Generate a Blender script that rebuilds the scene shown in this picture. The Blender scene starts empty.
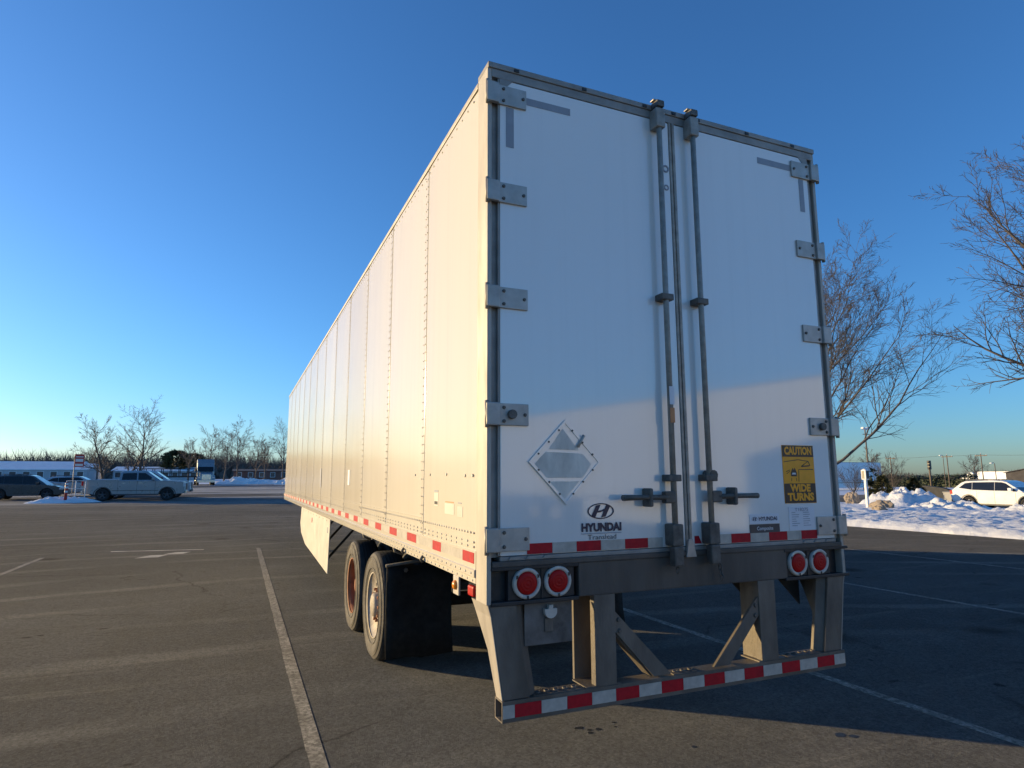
import bpy, bmesh, math, random
from mathutils import Vector, Matrix, noise
R = math.radians
random.seed(7)
scene = bpy.context.scene
col = scene.collection

# ------------------------------------------------------------------ camera
def place_camera():
    cam = bpy.data.cameras.new('camera'); o = bpy.data.objects.new('camera', cam); col.objects.link(o)
    yaw, pitch, roll = 0.405809, 0.148781, -0.003523
    f = Vector((math.sin(yaw)*math.cos(pitch), math.cos(yaw)*math.cos(pitch), math.sin(pitch)))
    r = Vector((math.cos(yaw), -math.sin(yaw), 0)); u = r.cross(f)
    r2 = r*math.cos(roll)+u*math.sin(roll); u2 = u*math.cos(roll)-r*math.sin(roll)
    m = Matrix((r2, u2, -f)).transposed().to_4x4(); m.translation = (-2.5034, -3.1461, 1.6938)
    o.matrix_world = m
    cam.sensor_fit = 'HORIZONTAL'; cam.sensor_width = 36; cam.lens = 628.78/1024*36
    cam.clip_start = .05; cam.clip_end = 4000
    scene.camera = o
place_camera()

# ------------------------------------------------------------------ sky, sun, exposure
SUN_EL, SUN_AZ = R(7.5), R(-48.7)          # azimuth measured from +Y towards +X
world = bpy.data.worlds.new('World'); scene.world = world; world.use_nodes = True
wn = world.node_tree.nodes; wl = world.node_tree.links
sky = wn.new('ShaderNodeTexSky'); sky.sky_type = 'NISHITA'; sky.sun_disc = False
sky.sun_elevation = SUN_EL; sky.sun_rotation = SUN_AZ; sky.altitude = 0; sky.air_density = .98
sky.dust_density = .5; sky.ozone_density = 5.5
wl.new(sky.outputs[0], wn['Background'].inputs[0]); wn['Background'].inputs[1].default_value = .15
sl = bpy.data.lights.new('sun', 'SUN'); sl.energy = 3.5; sl.angle = R(.6); sl.color = (1.0, .73, .36)
so = bpy.data.objects.new('sun', sl); col.objects.link(so)
sd = Vector((-math.sin(SUN_AZ)*math.cos(SUN_EL), -math.cos(SUN_AZ)*math.cos(SUN_EL), -math.sin(SUN_EL)))
so.rotation_euler = sd.to_track_quat('-Z', 'Y').to_euler(); so.location = (-30, 25, 12)
scene.view_settings.view_transform = 'Standard'; scene.view_settings.look = 'None'
scene.view_settings.exposure = 0.92; scene.view_settings.gamma = 1.0; scene.view_settings.use_curve_mapping = False

# ------------------------------------------------------------------ helpers
def tag(o, label=None, cat=None, group=None, kind=None):
    if label: o['label'] = label
    if cat: o['category'] = cat
    if group: o['group'] = group
    if kind: o['kind'] = kind
    return o
def empty(name, loc=(0, 0, 0), rz=0, parent=None):
    o = bpy.data.objects.new(name, None); col.objects.link(o); o.empty_display_size = .2
    o.location = loc; o.rotation_euler = (0, 0, rz); o.parent = parent
    return o
def link(name, me, parent=None, loc=(0, 0, 0)):
    o = bpy.data.objects.new(name, me); col.objects.link(o); o.parent = parent; o.location = loc
    return o
def copy_tree(o, parent=None):
    c = o.copy(); col.objects.link(c); c.parent = parent
    for ch in [x for x in o.children]: copy_tree(ch, c)
    return c

class MB:
    """collects shapes, builds ONE mesh object"""
    def __init__(s): s.v = []; s.f = []; s.sm = []
    def add(s, vs, fs, smooth=False):
        b = len(s.v); s.v += [tuple(p) for p in vs]
        for f in fs: s.f.append([b+i for i in f]); s.sm.append(smooth)
        return s
    def box(s, x0, x1, y0, y1, z0, z1):
        return s.add([(x0, y0, z0), (x1, y0, z0), (x1, y1, z0), (x0, y1, z0), (x0, y0, z1), (x1, y0, z1), (x1, y1, z1), (x0, y1, z1)],
              [(0, 3, 2, 1), (4, 5, 6, 7), (0, 1, 5, 4), (1, 2, 6, 5), (2, 3, 7, 6), (3, 0, 4, 7)])
    def prism(s, poly, axis, a, b):
        """poly: 2d points in the other two axes (cyclic order kept), extruded along axis from a to b"""
        n = len(poly)
        def P(q, h): return {'x': (h, q[0], q[1]), 'y': (q[0], h, q[1]), 'z': (q[0], q[1], h)}[axis]
        vs = [P(q, a) for q in poly]+[P(q, b) for q in poly]
        fs = [list(range(n))[::-1], list(range(n, 2*n))]+[(i, (i+1) % n, n+(i+1) % n, n+i) for i in range(n)]
        return s.add(vs, fs)
    def loft(s, rings, closed=True, cap=True, smooth=True):
        n = len(rings[0]); vs = [p for r in rings for p in r]; fs = []
        for k in range(len(rings)-1):
            for i in range(n if closed else n-1):
                j = (i+1) % n; fs.append((k*n+i, k*n+j, (k+1)*n+j, (k+1)*n+i))
        b = len(s.v); s.add(vs, fs, smooth)
        if cap:
            s.f.append([b+i for i in range(n)][::-1]); s.sm.append(False)
            s.f.append([b+(len(rings)-1)*n+i for i in range(n)]); s.sm.append(False)
        return s
    def tube(s, pts, rad, n=6, cap=True):
        pts = [Vector(p) for p in pts]; rings = []
        for i, p in enumerate(pts):
            d = (pts[min(i+1, len(pts)-1)]-pts[max(i-1, 0)]).normalized()
            a = d.orthogonal().normalized() if i == 0 else (a-d*a.dot(d)).normalized()
            b = d.cross(a); r = rad[i] if isinstance(rad, (list, tuple)) else rad
            rings.append([p+(a*math.cos(t)+b*math.sin(t))*r for t in [2*math.pi*k/n for k in range(n)]])
        return s.loft(rings, True, cap)
    def cyl(s, p0, p1, r, n=12, r2=None): return s.tube([p0, p1], [r, r if r2 is None else r2], n)
    def lathe(s, prof, c, axis='x', n=28, sgn=1):
        """prof: (radius, height) along axis"""
        rings = []
        for r, h in prof:
            ring = []
            for k in range(n):
                t = 2*math.pi*k/n; a, b = r*math.cos(t), r*math.sin(t)
                ring.append({'x': (c[0]+sgn*h, c[1]+a, c[2]+b), 'y': (c[0]+a, c[1]+sgn*h, c[2]+b), 'z': (c[0]+a, c[1]+b, c[2]+h)}[axis])
            rings.append(ring)
        return s.loft(rings, True, False)
    def mesh(s, name, mat, recalc=True, bevel=0):
        me = bpy.data.meshes.new(name); me.from_pydata(s.v, [], s.f); me.update()
        me.polygons.foreach_set('use_smooth', s.sm)
        if recalc or bevel:
            bm = bmesh.new(); bm.from_mesh(me)
            bmesh.ops.recalc_face_normals(bm, faces=bm.faces)
            if bevel:
                es = [e for e in bm.edges if len(e.link_faces) == 2 and e.calc_face_angle(0) > .5]
                bmesh.ops.bevel(bm, geom=es, offset=bevel, segments=2, profile=.6, affect='EDGES', clamp_overlap=True)
            bm.to_mesh(me); bm.free()
        if mat: me.materials.append(mat)
        return me
    def build(s, name, mat, parent=None, bevel=0, recalc=True, loc=(0, 0, 0)):
        return link(name, s.mesh(name, mat, recalc, bevel), parent, loc)

def nmat(name): 
    m = bpy.data.materials.new(name); m.use_nodes = True
    nt = m.node_tree; return m, nt, nt.nodes['Principled BSDF']
def ramp(nt, src, stops):
    r = nt.nodes.new('ShaderNodeValToRGB'); nt.links.new(src, r.inputs[0])
    while len(r.color_ramp.elements) < len(stops): r.color_ramp.elements.new(.5)
    for e, (p, c) in zip(r.color_ramp.elements, stops): e.position = p; e.color = (c, c, c, 1) if isinstance(c, (int, float)) else (*c, 1)
    return r.outputs[0]
def noi(nt, vec, scale, detail=4, rough=.55, dist=0):
    n = nt.nodes.new('ShaderNodeTexNoise'); n.inputs['Scale'].default_value = scale; n.inputs['Detail'].default_value = detail
    n.inputs['Roughness'].default_value = rough; n.inputs['Distortion'].default_value = dist
    nt.links.new(vec, n.inputs['Vector']); return n.outputs[0]
def mapv(nt, vec, sc=(1, 1, 1), rot=(0, 0, 0), loc=(0, 0, 0)):
    n = nt.nodes.new('ShaderNodeMapping'); n.inputs['Scale'].default_value = sc; n.inputs['Rotation'].default_value = rot; n.inputs['Location'].default_value = loc
    nt.links.new(vec, n.inputs[0]); return n.outputs[0]
def mix(nt, fac, a, b, mode='MIX'):
    n = nt.nodes.new('ShaderNodeMix'); n.data_type = 'RGBA'; n.blend_type = mode
    for sock, v in ((0, fac), (6, a), (7, b)):
        if isinstance(v, (int, float)): n.inputs[sock].default_value = v if sock == 0 else (v, v, v, 1)
        elif isinstance(v, tuple): n.inputs[sock].default_value = (*v, 1)
        else: nt.links.new(v, n.inputs[sock])
    return n.outputs[2]
def bump(nt, bs, h, strength, dist, prev=None):
    b = nt.nodes.new('ShaderNodeBump'); b.inputs['Strength'].default_value = strength; b.inputs['Distance'].default_value = dist
    nt.links.new(h, b.inputs['Height'])
    if prev: nt.links.new(prev, b.inputs['Normal'])
    nt.links.new(b.outputs[0], bs.inputs['Normal']); return b.outputs[0]
def pos(nt): return nt.nodes.new('ShaderNodeNewGeometry').outputs['Position']
def obc(nt): return nt.nodes.new('ShaderNodeTexCoord').outputs['Object']
def math_(nt, op, a, b=None):
    n = nt.nodes.new('ShaderNodeMath'); n.operation = op
    for i, v in enumerate((a, b)):
        if v is None: continue
        if isinstance(v, (int, float)): n.inputs[i].default_value = v
        else: nt.links.new(v, n.inputs[i])
    return n.outputs[0]
def pm(name, c, rough=.5, metal=0, var=.15, sc=6, dirt=None, dirt_amt=.0, bmp=0, bsc=40, coat=0, stretch=(1, 1, 1), spec=.5, rv=.08, runs=0, film=None):
    """general procedural material: colour varied by noise, optional dirt blotches, rough variation, bump"""
    m, nt, bs = nmat(name); v = mapv(nt, obc(nt), stretch)
    n1 = noi(nt, v, sc, 5)
    lo = tuple(max(0, x*(1-var)) for x in c); hi = tuple(min(1, x*(1+var)) for x in c)
    cc = ramp(nt, n1, [(.3, lo), (.7, hi)])
    if dirt:
        n2 = noi(nt, v, sc*.37, 8, .65)
        f = ramp(nt, n2, [(.45, 0), (.75, dirt_amt)])
        cc = mix(nt, f, cc, dirt)
    if runs:          # faint vertical road film runs and scuffs
        o_ = obc(nt); a_ = noi(nt, mapv(nt, o_, (9, 9, .22)), 1.6, 5, .6); b_ = noi(nt, mapv(nt, o_, (2.5, 2.5, 6)), 2.2, 6, .7)
        cc = mix(nt, math_(nt, 'MULTIPLY', ramp(nt, a_, [(.50, 0), (.74, 1)]), runs), cc, (.34, .30, .25))
        cc = mix(nt, math_(nt, 'MULTIPLY', ramp(nt, b_, [(.62, 0), (.72, 1)]), runs*.8), cc, (.38, .35, .31))
    if film:          # mottled road spray film that thins out upwards
        sp_ = nt.nodes.new('ShaderNodeSeparateXYZ'); nt.links.new(obc(nt), sp_.inputs[0])
        hgt = math_(nt, 'ADD', math_(nt, 'DIVIDE', math_(nt, 'SUBTRACT', sp_.outputs[2], film[0]), film[1]-film[0]), math_(nt, 'MULTIPLY', noi(nt, mapv(nt, obc(nt), (3, 3, 1.2)), 1.5, 7, .65), .9))
        cc = mix(nt, ramp(nt, hgt, [(.40, film[2]), (1.1 if False else .95, 0)]), cc, (.42, .37, .31))
    nt.links.new(cc, bs.inputs['Base Color'])
    rr = ramp(nt, noi(nt, v, sc*1.7, 4), [(.3, max(.02, rough-rv)), (.7, min(1, rough+rv))]); nt.links.new(rr, bs.inputs['Roughness'])
    bs.inputs['Metallic'].default_value = metal; bs.inputs['Coat Weight'].default_value = coat; bs.inputs['Specular IOR Level'].default_value = spec
    if bmp: bump(nt, bs, noi(nt, v, bsc, 4), bmp, .01)
    return m

M = {}
def mats():
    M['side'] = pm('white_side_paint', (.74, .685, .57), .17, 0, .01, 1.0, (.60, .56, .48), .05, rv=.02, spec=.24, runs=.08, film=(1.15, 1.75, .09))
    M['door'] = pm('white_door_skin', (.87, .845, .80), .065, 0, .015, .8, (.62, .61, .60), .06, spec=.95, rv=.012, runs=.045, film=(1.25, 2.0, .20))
    M['post'] = pm('weathered_aluminium', (.44, .40, .345), .55, .1, .18, 9, (.26, .23, .20), .5, .2, 60, stretch=(1, 1, .25))
    M['alu'] = pm('hinge_aluminium', (.44, .42, .385), .5, .3, .12, 14, (.26, .235, .20), .55)
    M['alud'] = pm('header_aluminium', (.31, .29, .265), .55, .1, .2, 8, (.15, .135, .12), .5)
    M['rod'] = pm('galvanised_rod', (.33, .305, .265), .5, .15, .2, 18, (.16, .13, .10), .6)
    M['darksteel'] = pm('dirty_dark_casting', (.12, .11, .097), .6, .2, .35, 20, (.12, .09, .06), .5, .3, 80)
    M['sill'] = pm('dirty_rear_sill', (.105, .090, .077), .6, .1, .25, 5, (.045, .038, .032), .7, .3, 60, stretch=(1, 1, .3))
    M['box'] = pm('black_lamp_box', (.02, .02, .022), .5, 0, .3, 20, (.07, .065, .06), .4)
    M['guard'] = pm('dull_galvanised_guard', (.155, .132, .108), .6, .1, .28, 7, (.06, .047, .036), .75, .3, 70, stretch=(1, 1, .4))
    M['rubber'] = pm('black_rubber', (.010, .010, .010), .75, 0, .3, 15, (.045, .040, .034), .45, .2, 60, spec=.3)
    M['tyre'] = pm('dusty_tyre', (.022, .021, .020), .75, 0, .3, 12, (.11, .095, .08), .55, .3, 50)
    M['tyreside'] = pm('salty_tyre_sidewall', (.105, .094, .080), .8, 0, .25, 9, (.04, .037, .034), .7, .3, 60)
    M['rust'] = pm('rusty_rim', (.30, .105, .040), .75, 0, .35, 10, (.15, .065, .035), .6, .4, 60)
    M['rim'] = pm('dirty_grey_rim', (.40, .35, .285), .65, .1, .22, 9, (.20, .14, .09), .75, .2, 60)
    M['lens'] = pm('red_lens', (.44, .008, .008), .45, 0, .12, 30, spec=.2)
    M['amber'] = pm('amber_lens', (.85, .28, .02), .25, 0, .15, 30, coat=.3)
    M['ring'] = pm('off_white_ring', (.58, .53, .46), .4, 0, .1, 20, (.3, .28, .25), .4)
    M['tred'] = pm('red_reflective_tape', (.46, .012, .022), .55, 0, .15, 30, (.28, .02, .03), .5, spec=.2)
    M['twhite'] = pm('white_reflective_tape', (.50, .46, .40), .5, 0, .12, 25, (.28, .25, .21), .6, spec=.3)
    M['tgrey'] = pm('grey_tape_residue', (.30, .31, .34), .5, 0, .1, 10)
    M['under'] = pm('underbody_steel', (.035, .032, .03), .8, .1, .3, 6, (.08, .065, .05), .5)
    M['plate'] = pm('scuffed_plate', (.085, .082, .078), .5, .2, .25, 9, (.26, .25, .24), .8)
    M['scratch'] = pm('scratched_placard_metal', (.76, .71, .62), .45, 0, .12, 14, (.36, .32, .27), .75, stretch=(1, 1, .4))
    M['navy'] = pm('navy_print', (.010, .014, .05), .4, 0, .05, 20)
    M['black'] = pm('black_print', (.012, .012, .014), .4, 0, .05, 20)
    M['yellow'] = pm('yellow_print', (.88, .36, .004), .4, 0, .08, 20)
    M['paper'] = pm('white_paper', (.72, .73, .76), .6, 0, .03, 10)
    M['greyprint'] = pm('grey_print', (.30, .31, .36), .5, 0, .1, 20)
    M['charcoal'] = pm('charcoal_label', (.045, .05, .06), .4, 0, .1, 20)
    M['orange'] = pm('orange_print', (.55, .22, .08), .5, 0, .1, 20)
    M['skirt'] = pm('white_skirt', (.67, .63, .54), .4, 0, .03, 2, (.5, .46, .4), .35)
    M['bark'] = pm('grey_brown_bark', (.085, .062, .048), .85, 0, .3, 12, bmp=.5, bsc=30)
    M['twig'] = pm('brown_twig', (.10, .084, .075), .8, 0, .3, 3)
    M['bark2'] = pm('far_bark', (.11, .085, .07), .9, 0, .3, 2)
    M['needle'] = pm('dark_needles', (.028, .042, .020), .7, 0, .5, 3)
    M['needle2'] = pm('olive_needles', (.065, .065, .022), .7, 0, .4, 3)
    M['glass'] = pm('dark_car_glass', (.012, .014, .016), .08, 0, .1, 3)
    M['glass2'] = pm('grey_glass', (.05, .06, .07), .1, 0, .1, 3)
    M['chrome'] = pm('chrome', (.6, .6, .6), .2, 1, .05, 5)
    M['cartyre'] = pm('car_tyre', (.016, .016, .016), .8, 0, .2, 10)
    M['alloy'] = pm('alloy_rim', (.30, .30, .31), .35, .7, .15, 10)
    M['headlamp'] = pm('headlamp', (.55, .57, .6), .15, .1, .1, 10)
    M['rock'] = pm('tan_boulder', (.36, .285, .21), .9, 0, .35, 4, (.14, .125, .11), .8, .9, 16)
    M['wood'] = pm('weathered_pole_wood', (.17, .125, .085), .85, 0, .25, 4, bmp=.4, bsc=20, stretch=(1, 1, .1))
    M['brickf'] = pm('far_brick', (.20, .085, .06), .85, 0, .2, .6)
    M['wallf'] = pm('far_pale_wall', (.42, .42, .42), .8, 0, .1, .3)
    M['roofd'] = pm('dark_roof', (.05, .045, .045), .8, 0, .2, .5)
    M['redp'] = pm('red_plastic', (.50, .05, .035), .5, 0, .12, 6, (.3, .06, .05), .4)
    M['whitep'] = pm('white_paint', (.72, .72, .70), .5, 0, .06, 6, (.4, .38, .35), .3)
    M['greyc'] = pm('concrete_kerb', (.32, .30, .275), .85, 0, .15, 5, (.15, .14, .13), .5, .3, 50)
    M['slabc'] = pm('dark_slab', (.05, .052, .058), .85, 0, .2, 2, bmp=.3, bsc=10)
    M['wire'] = pm('cable', (.02, .02, .02), .6, 0, .1, 5)
    M['twall'] = pm('white_trailer_wall', (.74, .75, .76), .4, 0, .03, .6)
mats()
def ripple_side():
    # each sheet aged a little differently, and slightly oil-canned
    m = M['side']; nt = m.node_tree; bs = nt.nodes['Principled BSDF']; src = bs.inputs['Base Color'].links[0].from_socket
    rnd = nt.nodes.new('ShaderNodeObjectInfo').outputs['Random']
    nt.links.new(mix(nt, 1.0, src, ramp(nt, rnd, [(0, (.90, .89, .87)), (1, (1, 1, 1))]), 'MULTIPLY'), bs.inputs['Base Color'])
    g = pos(nt); bump(nt, bs, noi(nt, mapv(nt, g, (1, 1.6, .7)), 1.1, 2, .4), .35, .02)
ripple_side()

def snow_mat(name, bsc=5.0, dirt=.25):
    m, nt, bs = nmat(name); v = pos(nt)
    c = ramp(nt, noi(nt, v, .9, 6, .6), [(.35, (.74, .755, .78)), (.65, (.86, .865, .87))])
    d = ramp(nt, noi(nt, v, 2.3, 8, .7), [(.56, 0), (.76, dirt)])
    c = mix(nt, d, c, (.36, .29, .22)); nt.links.new(c, bs.inputs['Base Color']); bs.inputs['Roughness'].default_value = .7
    bs.inputs['Specular IOR Level'].default_value = .25
    b = bump(nt, bs, noi(nt, v, bsc, 7, .68), .65, .08)
    bump(nt, bs, noi(nt, v, bsc*6, 5, .65), .6, .03, b)
    m.cycles.use_bump_map_correction = False
    return m
M['snow'] = snow_mat('snow'); M['snowpile'] = snow_mat('snow_pile', 7, .35); M['snowfar'] = snow_mat('far_snow', .6, .1)

def asphalt_mat():
    m, nt, bs = nmat('worn_asphalt'); v = pos(nt)
    big = noi(nt, v, .22, 5, .6); midn = noi(nt, v, 1.6, 6, .65); fine = noi(nt, v, 150, 3, .7)
    c = ramp(nt, midn, [(.28, (.078, .080, .084)), (.72, (.128, .129, .132))])
    c = mix(nt, ramp(nt, big, [(.38, .0), (.68, .6)]), c, (.058, .0585, .060))
    # salt dusted tyre tracks: long curved pale streaks
    w = nt.nodes.new('ShaderNodeTexWave'); w.wave_type = 'RINGS'; w.rings_direction = 'Z'; w.inputs['Scale'].default_value = .20
    w.inputs['Distortion'].default_value = 5.0; w.inputs['Detail'].default_value = 3; w.inputs['Detail Scale'].default_value = .6
    nt.links.new(mapv(nt, v, (1, 1, 1), (0, 0, 0), (1.0, 14, 0)), w.inputs['Vector'])
    st = ramp(nt, w.outputs['Fac'], [(.86, 0), (.985, .6)])
    gate = ramp(nt, noi(nt, mapv(nt, v, (.35, .6, 1)), .5, 4, .6), [(.40, 0), (.60, 1)])
    c = mix(nt, math_(nt, 'MULTIPLY', st, gate), c, (.185, .184, .180))
    # straight sealed joints / dragged streaks
    st2 = ramp(nt, noi(nt, mapv(nt, v, (.10, 2.6, 1), (0, 0, R(7))), 1.0, 7, .72), [(.56, 0), (.66, .55)])
    c = mix(nt, st2, c, (.165, .161, .154))
    # oil drips and dark patches
    vo = nt.nodes.new('ShaderNodeTexVoronoi'); vo.inputs['Scale'].default_value = .55; nt.links.new(v, vo.inputs['Vector'])
    c = mix(nt, ramp(nt, math_(nt, 'ADD', vo.outputs['Distance'], math_(nt, 'MULTIPLY', midn, .35)), [(.22, .75), (.34, 0)]), c, (.028, .027, .026))
    # aggregate
    ag = nt.nodes.new('ShaderNodeTexVoronoi'); ag.inputs['Scale'].default_value = 170; nt.links.new(v, ag.inputs['Vector'])
    agc = nt.nodes.new('ShaderNodeTexVoronoi'); agc.inputs['Scale'].default_value = 62; nt.links.new(v, agc.inputs['Vector'])
    c = mix(nt, .42, c, ramp(nt, agc.outputs['Color'], [(.1, .35), (.9, 1.7)]), 'MULTIPLY')
    c = mix(nt, .36, c, ramp(nt, noi(nt, v, 14, 6, .75), [(.3, .5), (.7, 1.5)]), 'MULTIPLY')
    dv = nt.nodes.new('ShaderNodeVectorMath'); dv.operation = 'MULTIPLY_ADD'; dn = nt.nodes.new('ShaderNodeTexNoise'); dn.inputs['Scale'].default_value = 1.3; dn.inputs['Detail'].default_value = 6
    nt.links.new(v, dn.inputs['Vector']); nt.links.new(dn.outputs['Color'], dv.inputs[0]); dv.inputs[1].default_value = (.8, .8, 0); nt.links.new(v, dv.inputs[2])
    cr = nt.nodes.new('ShaderNodeTexVoronoi'); cr.feature = 'DISTANCE_TO_EDGE'; cr.inputs['Scale'].default_value = .23; nt.links.new(dv.outputs[0], cr.inputs['Vector'])
    crg = ramp(nt, noi(nt, v, .3, 3), [(.46, 0), (.56, .8)])
    c = mix(nt, math_(nt, 'MULTIPLY', ramp(nt, cr.outputs['Distance'], [(.0015, 1), (.0045, 0)]), crg), c, (.02, .02, .02))
    dr = nt.nodes.new('ShaderNodeTexVoronoi'); dr.inputs['Scale'].default_value = 3.2; nt.links.new(dv.outputs[0], dr.inputs['Vector'])
    drg = ramp(nt, noi(nt, mapv(nt, v, loc=(3, 7, 0)), .55, 2), [(.55, 0), (.62, .85)])
    c = mix(nt, math_(nt, 'MULTIPLY', ramp(nt, dr.outputs['Distance'], [(.10, 1), (.15, 0)]), drg), c, (.018, .017, .016))
    gv = nt.nodes.new('ShaderNodeTexVoronoi'); gv.inputs['Scale'].default_value = 28; nt.links.new(v, gv.inputs['Vector'])
    c = mix(nt, ramp(nt, gv.outputs['Distance'], [(.10, .5), (.16, 0)]), c, (.21, .195, .175))
    # frost and drifted snow dust far out in the lot
    sep = nt.nodes.new('ShaderNodeSeparateXYZ'); nt.links.new(v, sep.inputs[0])
    far = ramp(nt, math_(nt, 'DIVIDE', sep.outputs[1], 100), [(.30, 0), (.62, 1)])
    sn = ramp(nt, noi(nt, mapv(nt, v, (.12, .45, 1)), .35, 6, .65), [(.42, 0), (.62, .75)])
    c = mix(nt, math_(nt, 'MULTIPLY', far, sn), c, (.55, .56, .58))
    nt.links.new(c, bs.inputs['Base Color'])
    nt.links.new(ramp(nt, midn, [(.3, .62), (.7, .82)]), bs.inputs['Roughness']); bs.inputs['Specular IOR Level'].default_value = .12
    b = bump(nt, bs, noi(nt, v, 9, 5, .65), .35, .02)
    bump(nt, bs, math_(nt, 'ADD', ag.outputs['Distance'], fine), 1.0, .022, b)
    m.cycles.use_bump_map_correction = False
    return m
M['asphalt'] = asphalt_mat()
def paint_mat(name='worn_line_paint', hi=(.40, .38, .345), lo=.40):
    m, nt, bs = nmat(name); v = pos(nt)
    f = ramp(nt, noi(nt, v, 22, 6, .75), [(lo, 0), (lo+.18, 1)]); f2 = ramp(nt, noi(nt, v, 3, 5, .7), [(.30, .25), (.65, 1)])
    c = mix(nt, math_(nt, 'MULTIPLY', f, f2), (.085, .08, .074), hi)
    nt.links.new(c, bs.inputs['Base Color']); bs.inputs['Roughness'].default_value = .7
    bump(nt, bs, noi(nt, v, 150, 3, .7), 1.0, .022); m.cycles.use_bump_map_correction = False; return m
M['paint'] = paint_mat(); M['paint2'] = paint_mat('fresher_line_paint', (.62, .60, .56), .28)

# ------------------------------------------------------------------ ground
def sstep(a, b, x): t = max(0, min(1, (x-a)/(b-a))); return t*t*(3-2*t)
def gz(x, y):
    """gentle drainage slope: the lot rises to the north, falls a little to the east"""
    return .0095*max(0, min(y, 200)-14)*(1-sstep(4, 22, x)) - .15*sstep(20, 34, x)
def sheet(name, xs, ys, dz, mat, keep=lambda x, y: True):
    vs = [(x, y, gz(x, y)+dz) for y in ys for x in xs]; n = len(xs); fs = []
    for j in range(len(ys)-1):
        for i in range(n-1):
            if keep((xs[i]+xs[i+1])/2, (ys[j]+ys[j+1])/2): fs.append((j*n+i, j*n+i+1, (j+1)*n+i+1, (j+1)*n+i))
    me = bpy.data.meshes.new(name); me.from_pydata(vs, [], fs); me.update(); me.materials.append(mat)
    return link(name, me)
GX = [-1800, -900, -400, -200, -130, -90, -60, -40, -25, -12, -4, 4, 8, 12, 17.1, 22, 26, 30, 34, 60, 110, 200, 400, 900, 1800]
GY = [-1800, -900, -400, -200, -100, -60, -30, -10, 4, 14, 24, 34, 44, 54, 64, 80, 100, 112, 140, 200, 300, 500, 900, 1800]
tag(sheet('ground', GX, GY, -.03, M['snowfar']), kind='structure')
tag(sheet('parking_lot', GX, GY, 0, M['asphalt'], lambda x, y: -130 < x < 17.1 and -100 < y < 112 and not (y > 60 and x < -25)), kind='structure')
tag(sheet('far_car_park', GX, GY, .004, M['asphalt'], lambda x, y: 34 < x < 60 and -10 < y < 44), kind='structure')
def lines():
    for k, (x, y0, y1, w) in enumerate([(-1.97, -3, 14.1, .10), (2.2, -3.0, 12.5, .10), (6.57, -3.0, 12.5, .10), (10.9, -3.0, 12.5, .10), (-6.38, 8.5, 14.0, .10)]):
        mb = MB(); n = 40
        pts = [(y0+(y1-y0)*i/n) for i in range(n+1)]
        for a, b in zip(pts, pts[1:]):
            mb.add([(x-w/2+random.uniform(-.006, .006), a, .002+gz(x, a)), (x+w/2, a, .002+gz(x, a)), (x+w/2, b, .002+gz(x, b)), (x-w/2, b, .002+gz(x, b))], [(0, 1, 2, 3)])
        tag(mb.build('painted_line', M['paint'], recalc=False), kind='structure')
    mb = MB()                                                  # worn arrow like mark past the bay line
    mb.add([(-5.2, 14.6, .008), (-3.2, 14.2, .008), (-3.2, 14.32, .008), (-5.2, 14.72, .010)], [(0, 1, 2, 3)])
    mb.add([(-4.5, 13.0, .004), (-4.05, 13.0, .004), (-3.9, 13.45, .004), (-4.25, 13.45, .004)], [(0, 1, 2, 3)])
    mb.add([(-4.0, 13.55, .004), (-3.6, 13.5, .004), (-3.45, 13.9, .004), (-3.8, 13.9, .004)], [(0, 1, 2, 3)])
    tag(mb.build('painted_mark', M['paint2'], recalc=False), kind='structure')
lines()
def oil():
    rng = random.Random(17); mb = MB()
    for (x, y, r) in ((-.27, .91, .030), (-.16, .84, .024), (-.24, .81, .020), (-.22, .85, .018), (-.03, .83, .012), (.0, .90, .014), (1.26, .11, .04), (1.32, .06, .03), (.25, .35, .02)):
        n = 14; mb.add([(x+r*math.cos(6.283*k/n)*rng.uniform(.7, 1.35), y+r*.8*math.sin(6.283*k/n)*rng.uniform(.7, 1.3), .0012) for k in range(n)], [tuple(range(n))])
    tag(mb.build('oil_stain', M['oil'], recalc=False), kind='structure')
M['oil'] = pm('oil_stain', (.030, .028, .026), .6, 0, .4, 40, bmp=.6, bsc=150); oil()
def fbm(x, y, s, o=4): return noise.fractal(Vector((x*s, y*s, 3.1)), 1.0, 2.0, o)
def verge():
    xs = [17.1+.11*i for i in range(90)]+[27.1+.2*i for i in range(35)]+[34.2]; ys = [-30, -20, -12, -6, -2]+[0+.11*i for i in range(180)]+[19.9+.22*i for i in range(65)]+[34.5, 38, 44, 54, 70]
    vs = []
    for y in ys:
        for x in xs:
            e = min(x-17.1+.12*fbm(0, y, 1.1), 34.2-x); edge = sstep(0, .5, e)
            h = .10+.05*fbm(x, y, .25)+edge*(.05*abs(fbm(x, y+4, 4.5, 3))+.09*max(0, fbm(x, y, .9)+.1)+.075*max(-.25, fbm(x+9, y*1.3, 1.9, 3))*sstep(26, 20, y-x*.4))
            vs.append((x+(.07*fbm(1, y, 2.2, 3) if e < .02 else 0), y, gz(x, y)-.02+edge*h+(.10*sstep(-.02, .12, e))))
    n = len(xs); fs = [(j*n+i, j*n+i+1, (j+1)*n+i+1, (j+1)*n+i) for j in range(len(ys)-1) for i in range(n-1)]
    # skirt down to the asphalt along the kerb side
    b = len(vs); vs += [(vs[j*n][0]-.03, ys[j], -.02) for j in range(len(ys))]
    fs += [(b+j, j*n, (j+1)*n, b+j+1) for j in range(len(ys)-1)]
    me = bpy.data.meshes.new('snow_verge'); me.from_pydata(vs, [], fs); me.update(); me.materials.append(M['snow'])
    me.polygons.foreach_set('use_smooth', [True]*len(me.polygons))
    tag(link('snow_verge', me), kind='structure')
verge()
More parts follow.
